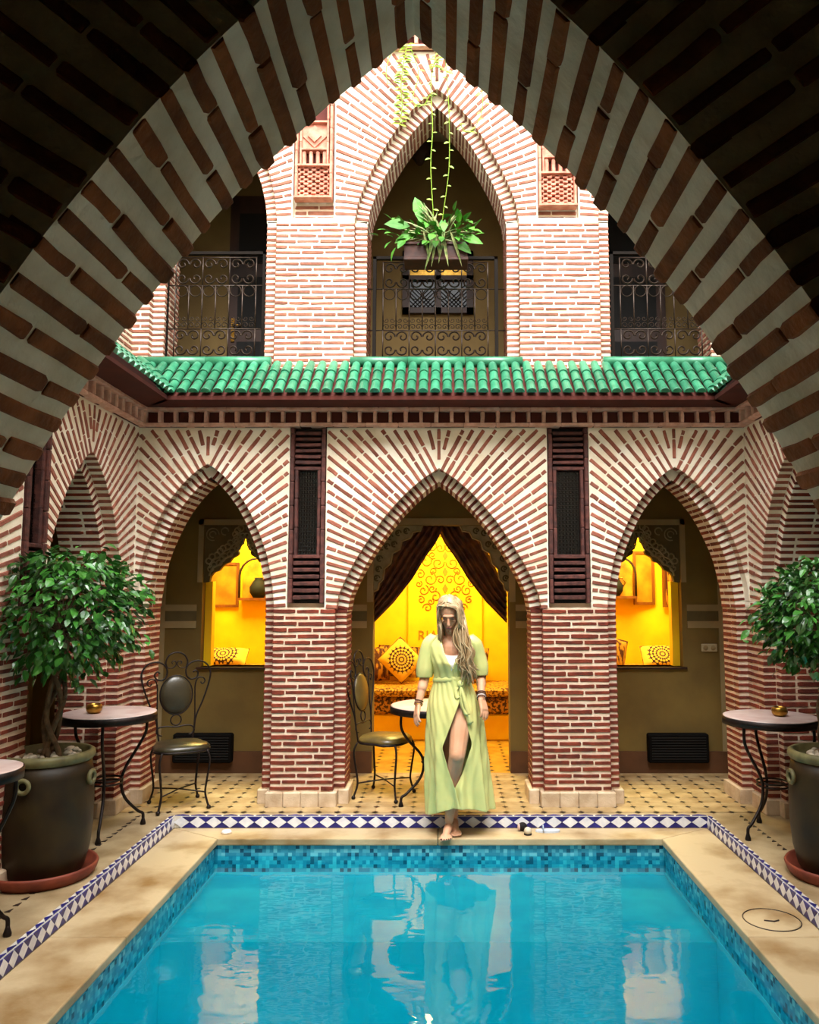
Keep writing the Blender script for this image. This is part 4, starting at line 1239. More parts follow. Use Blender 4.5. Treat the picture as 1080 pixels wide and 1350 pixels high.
for x0, x1, lab in ((-3.2, -1.35, 'upholstered bench inside the left room'), (1.35, 3.2, 'upholstered bench inside the right room')):
    t = thing('room_bench', lab, 'bench')
    mb = MB(); mb.cbox(x0, x1, 8.35, 9.2, 0, .45, .02); mb.build('base', M['yellow'], t)
    mb = MB(); mb.cbox(x0, x1, 8.33, 9.22, .45, .88, .04); mb.build('seat_cushion', M['sofa_top'], t)

# ------------------------------------------------------------------ upper gallery: window, doors, lantern
t = thing('upper_window', 'dark wooden double window behind the hanging planter', 'window')
x0, x1, z0, z1 = -.42, .33, 4.62, 5.30
for a, b_, c, d_ in ((x0, x0 + .07, z0, z1), (x1 - .07, x1, z0, z1), (-.08, -.01, z0, z1), (x0, x1, z0, z0 + .06), (x0, x1, z1 - .07, z1), (x0, x1, 4.98, 5.03)):
    mb = MB(); mb.box(a, b_, 8.05, 8.1, c, d_); mb.build('frame_bar', M['wood'], t)
for a, b_ in ((x0 + .07, -.08), (-.01, x1 - .07)):
    mb = MB(); mb.box(a, b_, 8.085, 8.095, z0 + .06, 4.98); mb.build('pane', M['glass_dark'], t)
    mb = MB(); mb.box(a, b_, 8.085, 8.095, 5.03, z1 - .07); mb.build('pane', M['brass'], t)
    mb = MB()
    for i in range(7):
        for s_ in (1, -1):
            xx = a + (b_ - a) * i / 6
            mb.tube([(xx, 8.075, z0 + .06), (min(max(xx + s_ * .25, a), b_), 8.075, z0 + .06 + min(.25, abs(min(max(xx + s_ * .25, a), b_) - xx)))], .004, 3)
    o = mb.build('lattice', M['iron'], t); o['kind'] = 'stuff'
for xa, xb, lab in ((-2.25, -1.35, 'tall dark wooden door behind the upper left railing'), (1.4, 2.35, 'tall dark wooden door behind the upper right railing')):
    t = thing('balcony_door', lab, 'door')
    mb = MB(); mb.box(xa, xb, 8.035, 8.095, 3.55, 5.9); mb.build('leaf', M['wood'], t)
    for z in (3.75, 4.45, 5.15):
        mb = MB(); mb.box(xa + .1, xb - .1, 8.025, 8.04, z, z + .55); mb.build('panel', M['black'], t)
    mb = MB(); mb.box(xa + .04, xa + .075, 8.02, 8.04, 4.3, 4.55); mb.tube([(xa + .057, 8.0, 4.47), (xa + .15, 8.0, 4.47)], .01, 6); mb.build('handle', M['brass'], t)
t = thing('hanging_lantern', 'dark lantern hanging inside the tall upper arch', 'lantern', (-.22, 7.5, 5.95))
mb = MB(); mb.lathe([(.0, 0), (.03, .0), (.10, .10), (.13, .2), (.10, .3), (.05, .36), (.02, .38)], 8, smooth=False); mb.build('lantern_body', M['wood'], t)
mb = MB(); mb.tube([(0, 0, .38), (0, 0, .62)], .006, 5); mb.build('chain', M['iron'], t)
# ------------------------------------------------------------------ wrought-iron railings
def scroll_pts(r, turns=1.15, n=15):
    return [(r * (1 - .78 * i / n) * math.cos(2 * PI * turns * i / n), 0, r * (1 - .78 * i / n) * math.sin(2 * PI * turns * i / n)) for i in range(n + 1)]
mbs = MB(); mbs.tube(scroll_pts(1.0), .14, 4); SCROLL = mbs.mesh('scroll', M['iron_rail'])
mbs = MB(); mbs.tube([(math.cos(2 * PI * i / 16), 0, math.sin(2 * PI * i / 16)) for i in range(16)], .10, 4, closed=True); RINGM = mbs.mesh('ring', M['iron_rail'])
def railing(label, x0, x1, z0, z1, y, nb):
    t = thing('iron_railing', label, 'railing', ((x0 + x1) / 2, y, z0)); W = x1 - x0; H = z1 - z0
    h = W / 2
    for a, b_, c, d_, nm in ((-h, -h + .03, 0, H, 'frame_post'), (h - .03, h, 0, H, 'frame_post'), (-h, h, H - .025, H, 'top_rail'), (-h, h, 0, .03, 'bottom_rail')):
        mb = MB(); mb.box(a, b_, -.018, .018, c, d_); mb.build(nm, M['rail_wood'], t)
    def bar(a, b_, r=.006, nm='bar'):
        mb = MB(); mb.tube([a, b_], r, 5); mb.build(nm, M['iron_rail'], t)
    g0, g1 = .09, H - .09
    zr = [.06, .29 * H / .95, .66 * H / .95, H - .05]
    for z in zr[1:3]: bar((-h - .06, 0, z), (h + .06, 0, z), .006, 'cross_bar')
    bar((-h + .09, 0, zr[0]), (h - .09, 0, zr[0]), .005, 'cross_bar'); bar((-h + .09, 0, zr[3]), (h - .09, 0, zr[3]), .005, 'cross_bar')
    inner = W - .18; p_ = inner / nb
    for i in range(nb + 1): bar((-h + .09 + i * p_, 0, zr[1]), (-h + .09 + i * p_, 0, zr[2]))
    for i in range(nb // 2 + 1):
        bar((-h + .09 + i * 2 * p_, 0, zr[0]), (-h + .09 + i * 2 * p_, 0, zr[1])); bar((-h + .09 + i * 2 * p_, 0, zr[2]), (-h + .09 + i * 2 * p_, 0, zr[3]))
    def sc(x, z, r, sx=1, sz=1, rot=0.):
        o = link('scroll', SCROLL, t); o.location = (x, -.004, z); o.scale = (r * sx, r, r * sz); o.rotation_euler = (0, rot, 0)
    # bottom and top panels: four scrolls around a quatrefoil in each field
    for (za, zb) in ((zr[0], zr[1]), (zr[2], zr[3])):
        for i in range(nb // 2):
            cx, cz = -h + .09 + (i * 2 + 1) * p_, (za + zb) / 2
            hw, hh = p_ * .5, (zb - za) * .25
            for sx in (-1, 1):
                for sz in (-1, 1): sc(cx + sx * hw, cz + sz * hh, min(hw, hh) * .93, -sx, sz, 0)
    # rings and small scrolls among the uprights
    for i in range(nb):
        cx = -h + .09 + (i + .5) * p_
        o = link('ring', RINGM, t); o.location = (cx, -.004, zr[2] - p_ * .42); o.scale = (p_ * .42, p_ * .42, p_ * .42)
        for sx in (-1, 1):
            sc(cx + sx * p_ * .22, zr[1] + p_ * .28, p_ * .24, sx, 1)
            sc(cx + sx * p_ * .22, zr[1] + p_ * .78, p_ * .20, sx, -1)
    return t
railing('wrought-iron balcony railing under the hanging planter', -.605, .50, 3.69, 4.655, 6.74, 8)
railing('wrought-iron balcony railing at the upper left, half hidden by the foreground arch', -2.44, -1.55, 3.69, 4.70, 6.74, 6)
railing('wrought-iron balcony railing at the upper right, half hidden by the foreground arch', 1.49, 2.38, 3.69, 4.70, 6.74, 6)

# ------------------------------------------------------------------ cafe tables
def cafe_table(label, loc, rad, H, rot):
    t = thing('cafe_table', label, 'table', loc, rot)
    mb = MB(); mb.lathe([(0, H - .03), (rad - .004, H - .03), (rad - .004, H), (rad - .012, H + .002), (0, H + .002)], 40); mb.build('table_top', M['marble'], t)
    mb = MB(); mb.lathe([(rad - .02, H - .055), (rad + .004, H - .055), (rad + .004, H - .004), (rad - .005, H - .003), (rad - .02, H - .03)], 40); mb.build('rim_band', M['iron'], t)
    for k in range(3):
        a = 2 * PI * k / 3
        prof = [(rad * .86, H - .05), (rad * .86, H - .16), (rad * .70, H - .26), (rad * .42, H * .52), (rad * .33, H * .40), (rad * .42, H * .26), (rad * .72, H * .13), (rad * .84, H * .10), (rad * .86, .05), (rad * .86, .012)]
        pts = smooth_curve([(r_ * math.cos(a), r_ * math.sin(a), z) for r_, z in prof], 5)
        mb = MB(); mb.tube(pts, .011, 7); leg = mb.build('leg', M['iron'], t)
        mb = MB(); mb.lathe([(.020, 0), (.021, .012), (.012, .04), (.010, .05)], 10, (rad * .86 * math.cos(a), rad * .86 * math.sin(a), 0)); mb.build('foot', M['iron'], leg)
    for z in (H * .41, H * .44):
        mb = MB(); mb.tube([(rad * .33 * math.cos(2 * PI * i / 24), rad * .33 * math.sin(2 * PI * i / 24), z) for i in range(24)], .007, 6, closed=True); mb.build('brace_ring', M['iron'], t)
    return t
cafe_table('round marble cafe table beside the left potted tree', (-2.385, 5.80, 0), .325, .835, R(-75))
cafe_table('round marble cafe table beside the right potted tree', (2.36, 5.76, 0), .325, .815, R(-150))
cafe_table('round cafe table standing behind the woman', (-.03, 6.62, 0), .385, .775, R(-150))
cafe_table('round cafe table cut off at the left picture edge', (-2.285, 3.98, 0), .225, .835, R(40))
# brass bowls
for (x, y, z, lab) in ((-2.47, 5.74, .837, 'small brass bowl on the left cafe table'), (2.42, 5.74, .817, 'small brass bowl on the right cafe table')):
    t = thing('brass_bowl', lab, 'bowl', (x, y, z))
    mb = MB(); mb.lathe([(.0, 0), (.035, 0), (.052, .02), (.056, .04), (.048, .062), (.040, .066), (.043, .05), (.045, .035), (.03, .012), (0, .01)], 24); mb.build('bowl_body', M['brass'], t)
    mb = MB(); mb.tube([(.052 * math.cos(2 * PI * i / 24), .052 * math.sin(2 * PI * i / 24), .052) for i in range(24)], .003, 5, closed=True); mb.build('rim_line', M['brass'], t)

# ------------------------------------------------------------------ wrought-iron chairs (front is -y)
def chair(label, loc, rz, pad_mat):
    t = thing('iron_chair', label, 'chair', loc, rz)
    SH = .465
    rows = []
    n = 20
    seat = []
    for i in range(n):
        a = 2 * PI * i / n
        c, s_ = math.cos(a), math.sin(a); q = (abs(c) ** 3 + abs(s_) ** 3) ** (-1 / 3)
        seat.append((c * q * .205 * (1.06 if s_ < 0 else .94), s_ * q * .205))
    mb = MB(); vs = [(x, y, SH - .01) for x, y in seat] + [(x * 1.02, y * 1.02, SH + .01) for x, y in seat] + [(x * .9, y * .9, SH + .034) for x, y in seat] + [(0, 0, SH + .04)]
    fs = [tuple(range(n - 1, -1, -1))]
    for k in range(2):
        fs += [(k * n + i, k * n + (i + 1) % n, (k + 1) * n + (i + 1) % n, (k + 1) * n + i) for i in range(n)]
    fs += [(2 * n + i, 2 * n + (i + 1) % n, 3 * n) for i in range(n)]
    mb.add(vs, fs, 0, True); mb.build('seat', M[pad_mat], t)
    mb = MB(); mb.tube([(x, y, SH - .012) for x, y in seat], .010, 6, closed=True); mb.build('seat_frame', M['iron'], t)
    for sx in (-1, 1):
        for sy in (-1, 1):
            x, y = sx * .17, sy * .17
            pts = smooth_curve([(x, y, SH - .01), (x * 1.12, y * 1.12, .38), (x * 1.02, y * 1.02, .22), (x * .98, y * .98, .12), (x * 1.12, y * 1.12, .02)], 4)
            mb = MB(); mb.tube(pts, .009, 6); leg = mb.build('leg', M['iron'], t)
            mb = MB(); mb.ell((x * 1.12, y * 1.12, .018), (.018, .018, .018), 8, 6); mb.build('foot', M['iron'], leg)
    for s_ in (-1, 1):
        mb = MB(); mb.tube([(-.17 * .98, -.17 * .98 * s_, .13), (0, 0, .14), (.17 * .98, .17 * .98 * s_, .13)], .006, 5); mb.build('stretcher', M['iron'], t)
    k = .00118
    yb = lambda z: .185 + (z - SH) * .10
    def P(zx, zy, sx=1):
        z = SH + (720 - zy) * k; return (sx * (zx - 305) * k * 1.02, yb(z), z)
    for sx in (-1, 1):
        mb = MB(); mb.tube(smooth_curve([P(*q, sx) for q in ((412, 730), (425, 640), (440, 545), (485, 440), (525, 320), (535, 240), (500, 182), (440, 165), (390, 185), (368, 225), (375, 270), (405, 292), (440, 280), (450, 250), (432, 232), (415, 244))], 4), .0075, 6)
        mb.build('side_scroll', M['iron'], t)
        mb = MB(); mb.tube(smooth_curve([P(*q, sx) for q in ((418, 690), (430, 560), (430, 430), (432, 330), (450, 285), (485, 285), (498, 310), (480, 328), (468, 312))], 4), .006, 6)
        mb.build('inner_upright', M['iron'], t)
    mb = MB(); mb.tube(smooth_curve([P(*q) for q in ((240, 205), (232, 165), (255, 120), (305, 102), (355, 120), (378, 165), (370, 205))], 4), .0075, 6); mb.build('crest_loop', M['iron'], t)
    for sx in (-1, 1):
        mb = MB(); mb.tube(smooth_curve([P(*q, sx) for q in ((372, 205), (335, 210), (308, 185), (318, 162), (338, 168), (332, 182))], 4), .005, 5); mb.build('crest_curl', M['iron'], t)
    c = P(305, 395)
    mb = MB(); rot = Matrix.Rotation(-.1, 3, 'X'); mb.ell(c, (.128, .035, .155), 20, 12, rot=rot); mb.build('back_pad', M[pad_mat], t)
    mb = MB(); mb.tube([(c[0] + .13 * math.cos(2 * PI * i / 28), yb(c[2] + .157 * math.sin(2 * PI * i / 28)), c[2] + .157 * math.sin(2 * PI * i / 28)) for i in range(28)], .007, 6, closed=True); mb.build('pad_ring', M['iron'], t)
    c = P(295 + 10, 565)
    mb = MB(); mb.tube([(c[0] + .042 * math.cos(2 * PI * i / 18), yb(c[2] + .042 * math.sin(2 * PI * i / 18)), c[2] + .042 * math.sin(2 * PI * i / 18)) for i in range(18)], .006, 5, closed=True); mb.build('back_ring', M['iron'], t)
    mb = MB(); mb.tube(smooth_curve([P(*q) for q in ((215, 665), (195, 660), (178, 640), (190, 612), (240, 605), (305, 612), (370, 605), (410, 612), (428, 640), (410, 662), (392, 668))], 4), .0065, 6); mb.build('lower_scroll', M['iron'], t)
    return t
chair('wrought-iron chair with dark oval pad under the left arch', (-2.085, 6.47, 0), R(30), 'leather')
chair('wrought-iron chair seen side-on left of the woman', (-.475, 6.79, 0), R(70), 'leather_tan')
# ------------------------------------------------------------------ potted ficus trees
def leaf_unit(seed, wide=.42, fold=.18):
    r_ = random.Random(seed)
    vs = []; 
    st = [(0, 0), (.18, .62), (.45, 1.), (.75, .66), (1, 0)]
    bend = r_.uniform(.1, .35)
    for (y, w_) in st:
        z = -bend * y * y
        vs += [(-wide * w_ * .5, y, z + fold * w_ * .3), (0, y, z), (wide * w_ * .5, y, z + fold * w_ * .3)]
    fs = []
    for i in range(len(st) - 1):
        for j in range(2):
            fs.append((i * 3 + j, i * 3 + j + 1, i * 3 + 4 + j, i * 3 + 3 + j))
    return vs, fs
ULEAF = [leaf_unit(i, .5 + .06 * i) for i in range(4)]
def leaf_m(p, d, up, L):
    d = Vector(d).normalized(); up = Vector(up); x = d.cross(up)
    if x.length < 1e-3: x = d.orthogonal()
    x.normalize(); n = x.cross(d)
    m = Matrix.Identity(4); m.col[0] = (*(x * L), 0); m.col[1] = (*(d * L), 0); m.col[2] = (*(n * L), 0); m.col[3] = (*p, 1)
    return m
def potted_tree(label, loc, crown_c, crown_r, nleaf, seed, trunk_dx, handles):
    r_ = random.Random(seed)
    t = thing('potted_tree', label, 'plant', loc)
    x0, y0, _ = loc
    mb = MB()
    mb.lathe([(.0, .03), (.212, .03), (.232, .06), (.258, .17), (.27, .3), (.271, .45), (.262, .6), (.25, .68), (.235, .68), (.23, .66), (0, .64)], 36)
    pot = mb.build('pot', M['pot'], t)
    mb = MB(); mb.lathe([(.245, .675), (.262, .69), (.270, .71), (.266, .73), (.250, .74), (.232, .735), (.228, .70)], 36); mb.build('pot_rim', M['pot_rim'], pot)
    for a in handles:
        c = Vector((.278 * math.cos(a), .278 * math.sin(a), .585)); tn = Vector((-math.sin(a), math.cos(a), 0)); ou = Vector((math.cos(a), math.sin(a), 0))
        mb = MB(); mb.tube([c + tn * (.036 * math.cos(q)) + Vector((0, 0, .036 * math.sin(q))) for q in [2 * PI * i / 20 for i in range(20)]], .013, 8, closed=True); mb.build('ring_handle', M['pot_rim'], pot)
    mb = MB(); mb.lathe([(.0, .0), (.275, 0), (.300, .03), (.312, .066), (.304, .078), (.292, .070), (.275, .03), (.0, .028)], 40); mb.build('saucer', M['saucer'], t)
    # pebbles
    for i in range(46):
        a = r_.uniform(0, 2 * PI); q = .205 * math.sqrt(r_.uniform(.05, 1))
        mb = MB(); mb.ell((0, 0, 0), (1, .8, .6), 7, 5)
        if i == 0: PB = mb.mesh('pebble', M['pebble'])
        o = link('pebble', PB, t); o.location = (q * math.cos(a), q * math.sin(a), .70 + r_.uniform(0, .015)); s_ = r_.uniform(.018, .034); o.scale = (s_, s_, s_); o.rotation_euler = (0, 0, r_.uniform(0, 3))
    # braided trunk
    cc = Vector(crown_c) - Vector(loc)
    for k in range(5):
        pts = []
        for i in range(26):
            q = i / 25; a = 2 * PI * (k / 5 + .95 * q * (1 if k % 2 else -1)); rr = .052 * (1 - .25 * q) + .012 * math.sin(9 * q + k)
            pts.append((trunk_dx + (cc.x * .6 - trunk_dx) * q ** 2 + rr * math.cos(a), rr * math.sin(a) + cc.y * .3 * q, .68 + q * (cc.z - .78)))
        mb = MB(); mb.tube(pts, [.017 - .004 * i / 25 for i in range(26)], 7); mb.build('trunk_stem', M['bark'], t)
    base = Vector((cc.x * .6, cc.y * .3, cc.z - .12))
    ends = []
    mb = MB()
    for k in range(34):
        d = Vector((r_.gauss(0, 1), r_.gauss(0, 1), r_.gauss(.25, .8))).normalized()
        e = cc + Vector((d.x * crown_r[0], d.y * crown_r[1], d.z * crown_r[2])) * r_.uniform(.6, .95)
        m_ = base.lerp(e, .5) + Vector((0, 0, .06))
        pts = smooth_curve([base, m_, e], 5); mb.tube(pts, [.007 - .0005 * i for i in range(len(pts))], 4); ends.append(pts)
    mb.build('branches', M['bark'], t)
    bs = Bricks(t, M['leaf'], 'leaf', ULEAF); bs.off = Vector(loc)
    for i in range(nleaf):
        d = Vector((r_.gauss(0, 1), r_.gauss(0, 1), r_.gauss(0, 1))).normalized()
        q = r_.uniform(.42, 1.0) ** .6
        lump = 1 + .16 * math.sin(d.x * 7 + seed) * math.cos(d.z * 6 + d.y * 5)
        p = cc + Vector((d.x * crown_r[0], d.y * crown_r[1], d.z * crown_r[2])) * q * lump
        if d.z < -.5 and q > .8 and r_.random() < .5: continue
        dd = (Vector((d.x, d.y, d.z * .35)) + Vector((r_.gauss(0, .5), r_.gauss(0, .5), -.55 + r_.gauss(0, .3))))
        bs.add(leaf_m(p, dd, Vector((r_.gauss(0, .35), r_.gauss(0, .35), 1)), r_.uniform(.045, .082)))
    for k in range(30):   # straggling shoots
        a = r_.uniform(0, 2 * PI); d = Vector((math.cos(a), math.sin(a) * .6, r_.uniform(-.2, 1.3))).normalized()
        p0 = cc + Vector((d.x * crown_r[0], d.y * crown_r[1], d.z * crown_r[2])) * .85
        for j in range(7):
            p = p0 + d * (.024 * j) + Vector((0, 0, -.004 * j * j))
            bs.add(leaf_m(p, d + Vector((r_.gauss(0, .6), r_.gauss(0, .6), r_.gauss(0, .5))), (0, 0, 1), r_.uniform(.045, .07)))
    for o_ in bs.items: pass
    bs.finish(300)
    return t
potted_tree('potted ficus tree in a dark glazed urn at the left', (-2.385, 4.93, 0), (-2.31, 4.90, 1.57), (.46, .42, .42), 2500, 5, .02, [R(-90), R(-2)])
potted_tree('potted ficus tree in a dark glazed urn at the right edge', (2.41, 4.93, 0), (2.43, 4.92, 1.54), (.46, .42, .38), 2500, 9, -.03, [R(182), R(-92)])

# ------------------------------------------------------------------ planter on the upper railing and trailing vines
t = thing('hanging_planter', 'wooden planter box with striped and broad leaves on the upper railing', 'planter', (-.045, 6.55, 4.50))
mb = MB(); mb.cbox(-.275, .275, -.11, .11, 0, .03, .006); mb.build('planter_base', M['planter'], t)
for a, b_, c, d_ in ((-.27, .27, -.10, -.08), (-.27, .27, .08, .10), (-.27, -.25, -.08, .08), (.25, .27, -.08, .08)):
    mb = MB(); mb.box(a, b_, c, d_, .03, .15); mb.build('planter_side', M['planter'], t)
mb = MB(); mb.cbox(-.285, .285, -.115, -.10, .135, .16, .004); mb.build('planter_rim', M['planter'], t)
mb = MB(); mb.box(-.25, .25, -.08, .08, .03, .13); mb.build('soil', M['tile_dark'], t)
for x in (-.2, .2):
    mb = MB(); mb.tube([(x, .08, .15), (x, .19, .155), (x, .215, .12)], .008, 5); mb.build('hook', M['iron'], t)
r_ = random.Random(21)
bs = Bricks(t, M['leaf_bright'], 'leaf', [leaf_unit(i, .55) for i in range(3)]); bs.off = Vector(t.location)
for i in range(95):
    x = r_.uniform(-.26, .26); d = Vector((x * 1.6 + r_.gauss(0, .3), -.35 + r_.gauss(0, .3), r_.uniform(.0, 1.)))
    p = Vector((x, r_.uniform(-.1, .06), .15)) + d.normalized() * r_.uniform(.03, .27)
    bs.add(leaf_m(p, d + Vector((0, -.3, -.5 + r_.gauss(0, .3))), (r_.gauss(0, .4), -.5, 1), r_.uniform(.07, .13)))
for (x, z, dx, dz, L) in ((-.22, .30, -1, .05, .22), (-.12, .36, -.25, .9, .2), (.22, .20, 1, -.2, .18), (-.20, .22, -.8, -.3, .16), (.16, .16, .6, -.4, .17), (-.05, .30, -.5, .6, .2)):
    bs.add(leaf_m((x, -.1, z), (dx, -.3, dz), (0, -1, .3), L))
bs.finish(150)
bs = Bricks(t, M['leaf_straw'], 'blade_leaf', [leaf_unit(i, .085, .1) for i in range(3)]); bs.off = Vector(t.location)
for i in range(34):
    a = r_.uniform(-1.9, 1.9)
    p0 = Vector((r_.uniform(-.08, .1), -.06, .2)); d = Vector((math.sin(a), -.45, math.cos(a) * .8)); L = r_.uniform(.18, .34)
    bs.add(leaf_m(p0, d, (0, -1, 1), L))
for i in range(9):
    bs.add(leaf_m((r_.uniform(-.12, .12), -.12, .26), (r_.uniform(-.4, .4), -.25, -1), (0, -1, 0), r_.uniform(.22, .36)))
bs.finish(60)
def vine(label, pts, n, L=(.035, .055), y_jit=.02, mat='leaf_lime', rad=.0035):
    t = thing('trailing_vine', label, 'vine', pts[0])
    o0 = Vector(pts[0]); cv = smooth_curve([Vector(p) - o0 for p in pts], 8)
    mb = MB(); mb.tube(cv, rad, 4); mb.build('stem', M['leaf_lime'], t)
    bs = Bricks(t, M[mat], 'leaf', [leaf_unit(i, .6) for i in range(3)])
    for i in range(n):
        q = (i + .5) / n * (len(cv) - 1); k = int(q); p = cv[k].lerp(cv[min(k + 1, len(cv) - 1)], q - k)
        a = rnd.uniform(-.5, .5) + (0 if i % 2 else PI)
        bs.add(leaf_m(p + o0, (math.cos(a), -.4, rnd.uniform(-.5, .3)), (0, -.8, .6), rnd.uniform(*L)))
    # bricks use world matrices; the vine root is moved, so bring them back
    for i, (m_, k) in enumerate(bs.items):
        bs.items[i] = (Matrix.Translation(-o0) @ m_, k)
    # rank needs world positions, so finish with a generous limit and no ranking
    base = bs.meshes
    for m_, k in bs.items:
        o = link('leaf', base[k], t); o.matrix_basis = m_
vine('long thin vine hanging down the middle of the upper arch', [(-.05, 6.50, 6.40), (-.09, 6.46, 6.1), (-.075, 6.45, 5.7), (-.09, 6.45, 5.35), (-.07, 6.47, 4.95), (-.045, 6.5, 4.72)], 22)
vine('second thin vine beside the middle one under the upper arch', [(.03, 6.50, 6.40), (.06, 6.46, 6.0), (.07, 6.45, 5.6), (.065, 6.45, 5.3), (.02, 6.47, 4.95), (-.01, 6.5, 4.74)], 20)
vine('bushy vine over the left shoulder of the upper arch', [(-.30, 6.5, 6.50), (-.33, 6.47, 6.3), (-.35, 6.46, 6.1), (-.34, 6.46, 5.9), (-.36, 6.46, 5.72)], 52, (.055, .085))
vine('short vine curling along the left edge of the arch tip', [(-.27, 6.5, 6.46), (-.2, 6.47, 6.2), (-.25, 6.46, 5.95), (-.16, 6.46, 5.90), (-.1, 6.46, 6.0)], 16, (.04, .06))
vine('pale vine at the far left of the arch top', [(-.43, 6.5, 6.46), (-.48, 6.47, 6.25), (-.47, 6.47, 6.1)], 10, (.035, .05))
vine('short vine on the right shoulder of the upper arch', [(.33, 6.585, 6.5), (.33, 6.55, 6.25), (.36, 6.47, 6.0), (.34, 6.46, 5.8), (.26, 6.46, 5.66), (.2, 6.46, 5.67), (.16, 6.46, 5.74)], 14, (.045, .065))
vine('leafy vine clump at the tip of the upper arch', [(-.02, 6.5, 6.52), (.01, 6.47, 6.38), (-.06, 6.46, 6.28), (.05, 6.46, 6.22)], 16, (.05, .08))
# ------------------------------------------------------------------ the woman at the pool edge
W = thing('person', 'barefoot woman in a lime satin wrap dress looking down at the pool edge', 'person', (.04 + (.06 - .04) * 1.049, 5.70 * 1.049, ZC)); W.scale = (1.049, 1.049, 1.049)
OX, OY = .06, 5.68
def L3(p): return (p[0] - OX, p[1] - OY, p[2])
body = MB()
def limb(pts, rs, n=12):
    for (a, b_), (ra, rb) in zip(zip(pts, pts[1:]), zip(rs, rs[1:])): body.cone(L3(a), L3(b_), ra, rb, n)
# trunk
limb([(.085, 5.74, .92), (.085, 5.735, 1.02), (.083, 5.72, 1.16), (.083, 5.715, 1.28), (.083, 5.72, 1.345)], [.125, .095, .098, .10, .075])
body.ell(L3((.083, 5.72, 1.30)), (.15, .085, .10)); body.ell(L3((.085, 5.74, .92)), (.155, .11, .12)); body.ell(L3((.083, 5.725, 1.05)), (.115, .08, .14))
for s_ in (-1, 1): body.ell(L3((.083 + s_ * .062, 5.655, 1.215)), (.058, .055, .055))
limb([(-.07, 5.72, 1.335), (.083, 5.725, 1.375), (.235, 5.72, 1.33)], [.040, .05, .040])
# neck leaning forward, head bowed
limb([(.083, 5.72, 1.36), (.075, 5.672, 1.47)], [.052, .048])
HC = Vector((.068, 5.635, 1.548)); HB = Matrix.Rotation(R(28), 3, 'X') @ Matrix.Identity(3)
HR = Matrix.Rotation(R(-8), 3, 'Z') @ Matrix.Rotation(R(30), 3, 'X')
def hp(x, y, z): return tuple((HC + HR @ Vector((x, y, z))) - Vector((OX, OY, 0)))
body.ell(hp(0, .012, .025), (.072, .088, .088), 18, 12, rot=HR)
body.ell(hp(0, -.025, -.045), (.055, .058, .075), 16, 12, rot=HR)
body.ell(hp(0, -.055, -.102), (.030, .026, .022), 12, 8, rot=HR)
body.cone(hp(0, -.082, .005), hp(0, -.102, -.035), .009, .013, 8); body.ell(hp(0, -.10, -.036), (.016, .013, .010), 8, 6, rot=HR)
body.ell(hp(0, -.074, .02), (.045, .014, .010), 10, 6, rot=HR)
for s_ in (-1, 1):
    body.ell(hp(s_ * .034, -.062, -.025), (.020, .016, .016), 8, 6, rot=HR)
    body.ell(hp(s_ * .074, .01, -.01), (.010, .018, .030), 8, 6, rot=HR)
body.ell(hp(0, -.082, -.066), (.022, .010, .009), 8, 6, rot=HR)
# arms
AL = [(-.072, 5.72, 1.345), (-.112, 5.735, 1.085), (-.156, 5.665, .905)]
AR = [(.236, 5.72, 1.340), (.290, 5.76, 1.10), (.290, 5.625, .955)]
limb(AL, [.046, .036, .024]); limb(AR, [.046, .036, .024])
limb([AL[1], (-.128, 5.705, 1.02)], [.036, .036]); limb([AR[1], (.292, 5.715, 1.04)], [.036, .035])
def hand(wr, dirv, side, palm_n):
    d = Vector(dirv).normalized(); n = Vector(palm_n); n = (n - d * n.dot(d)).normalized(); s_ = d.cross(n) * side
    wv = Vector(wr)
    P = lambda a, b_, c: tuple(wv + d * a + s_ * b_ + n * c)
    # palm
    for b_ in (-.026, -.009, .009, .026): limb([P(.012, b_ * .7, 0), P(.080, b_, 0)], [.016, .0135], 8)
    for (b_, L, bend) in ((-.029, .062, .30), (-.010, .074, .24), (.010, .070, .26), (.028, .054, .34)):
        a0 = .08; p0 = P(a0, b_, 0); p1 = P(a0 + L * .45, b_ * 1.08, L * bend * .25); p2 = P(a0 + L * .75, b_ * 1.1, L * bend * .75); p3 = P(a0 + L * .92, b_ * 1.1, L * bend * 1.35)
        limb([p0, p1, p2, p3], [.0095, .0088, .0080, .0070], 8)
    t0 = P(.028, -.026, .004); t1 = P(.055, -.048, .016); t2 = P(.085, -.054, .026); limb([t0, t1, t2], [.0125, .0105, .0085], 8)
hand(AL[2], (-.022, -.10, -.155), 1, (.9, .5, 0))
hand(AR[2], (.028, -.06, -.12), -1, (-.7, .7, 0))
# legs: her left leg (right in view) steps across in front
F1 = [(.155, 5.72, .90), (.118, 5.585, .575), (.062, 5.715, .10)]
limb(F1[:2], [.088, .058]); limb([F1[1], (.095, 5.645, .42), (.062, 5.72, .10)], [.056, .054, .031])
body.ell(L3((.116, 5.575, .575)), (.05, .048, .06)); 
limb([(.062, 5.74, .055), (.05, 5.66, .050), (.036, 5.60, .024)], [.030, .030, .020])
body.ell(L3((.062, 5.765, .035)), (.028, .032, .032)); body.ell(L3((.040, 5.615, .022)), (.040, .035, .018))
for k, (dx, yy, rr) in enumerate(((-.022, 5.545, .0115), (-.002, 5.543, .0085), (.014, 5.549, .0080), (.028, 5.558, .0076), (.041, 5.570, .0074))):
    xx = .030 + dx; limb([(xx + .006, 5.605, .020), (xx, yy + .012, .014)], [rr * 1.15, rr], 8)
F2 = [(.02, 5.75, .88), (.075, 5.77, .50), (.098, 5.86, .10)]
limb(F2[:2], [.088, .058]); limb([F2[1], (.085, 5.81, .36), F2[2]], [.054, .052, .031])
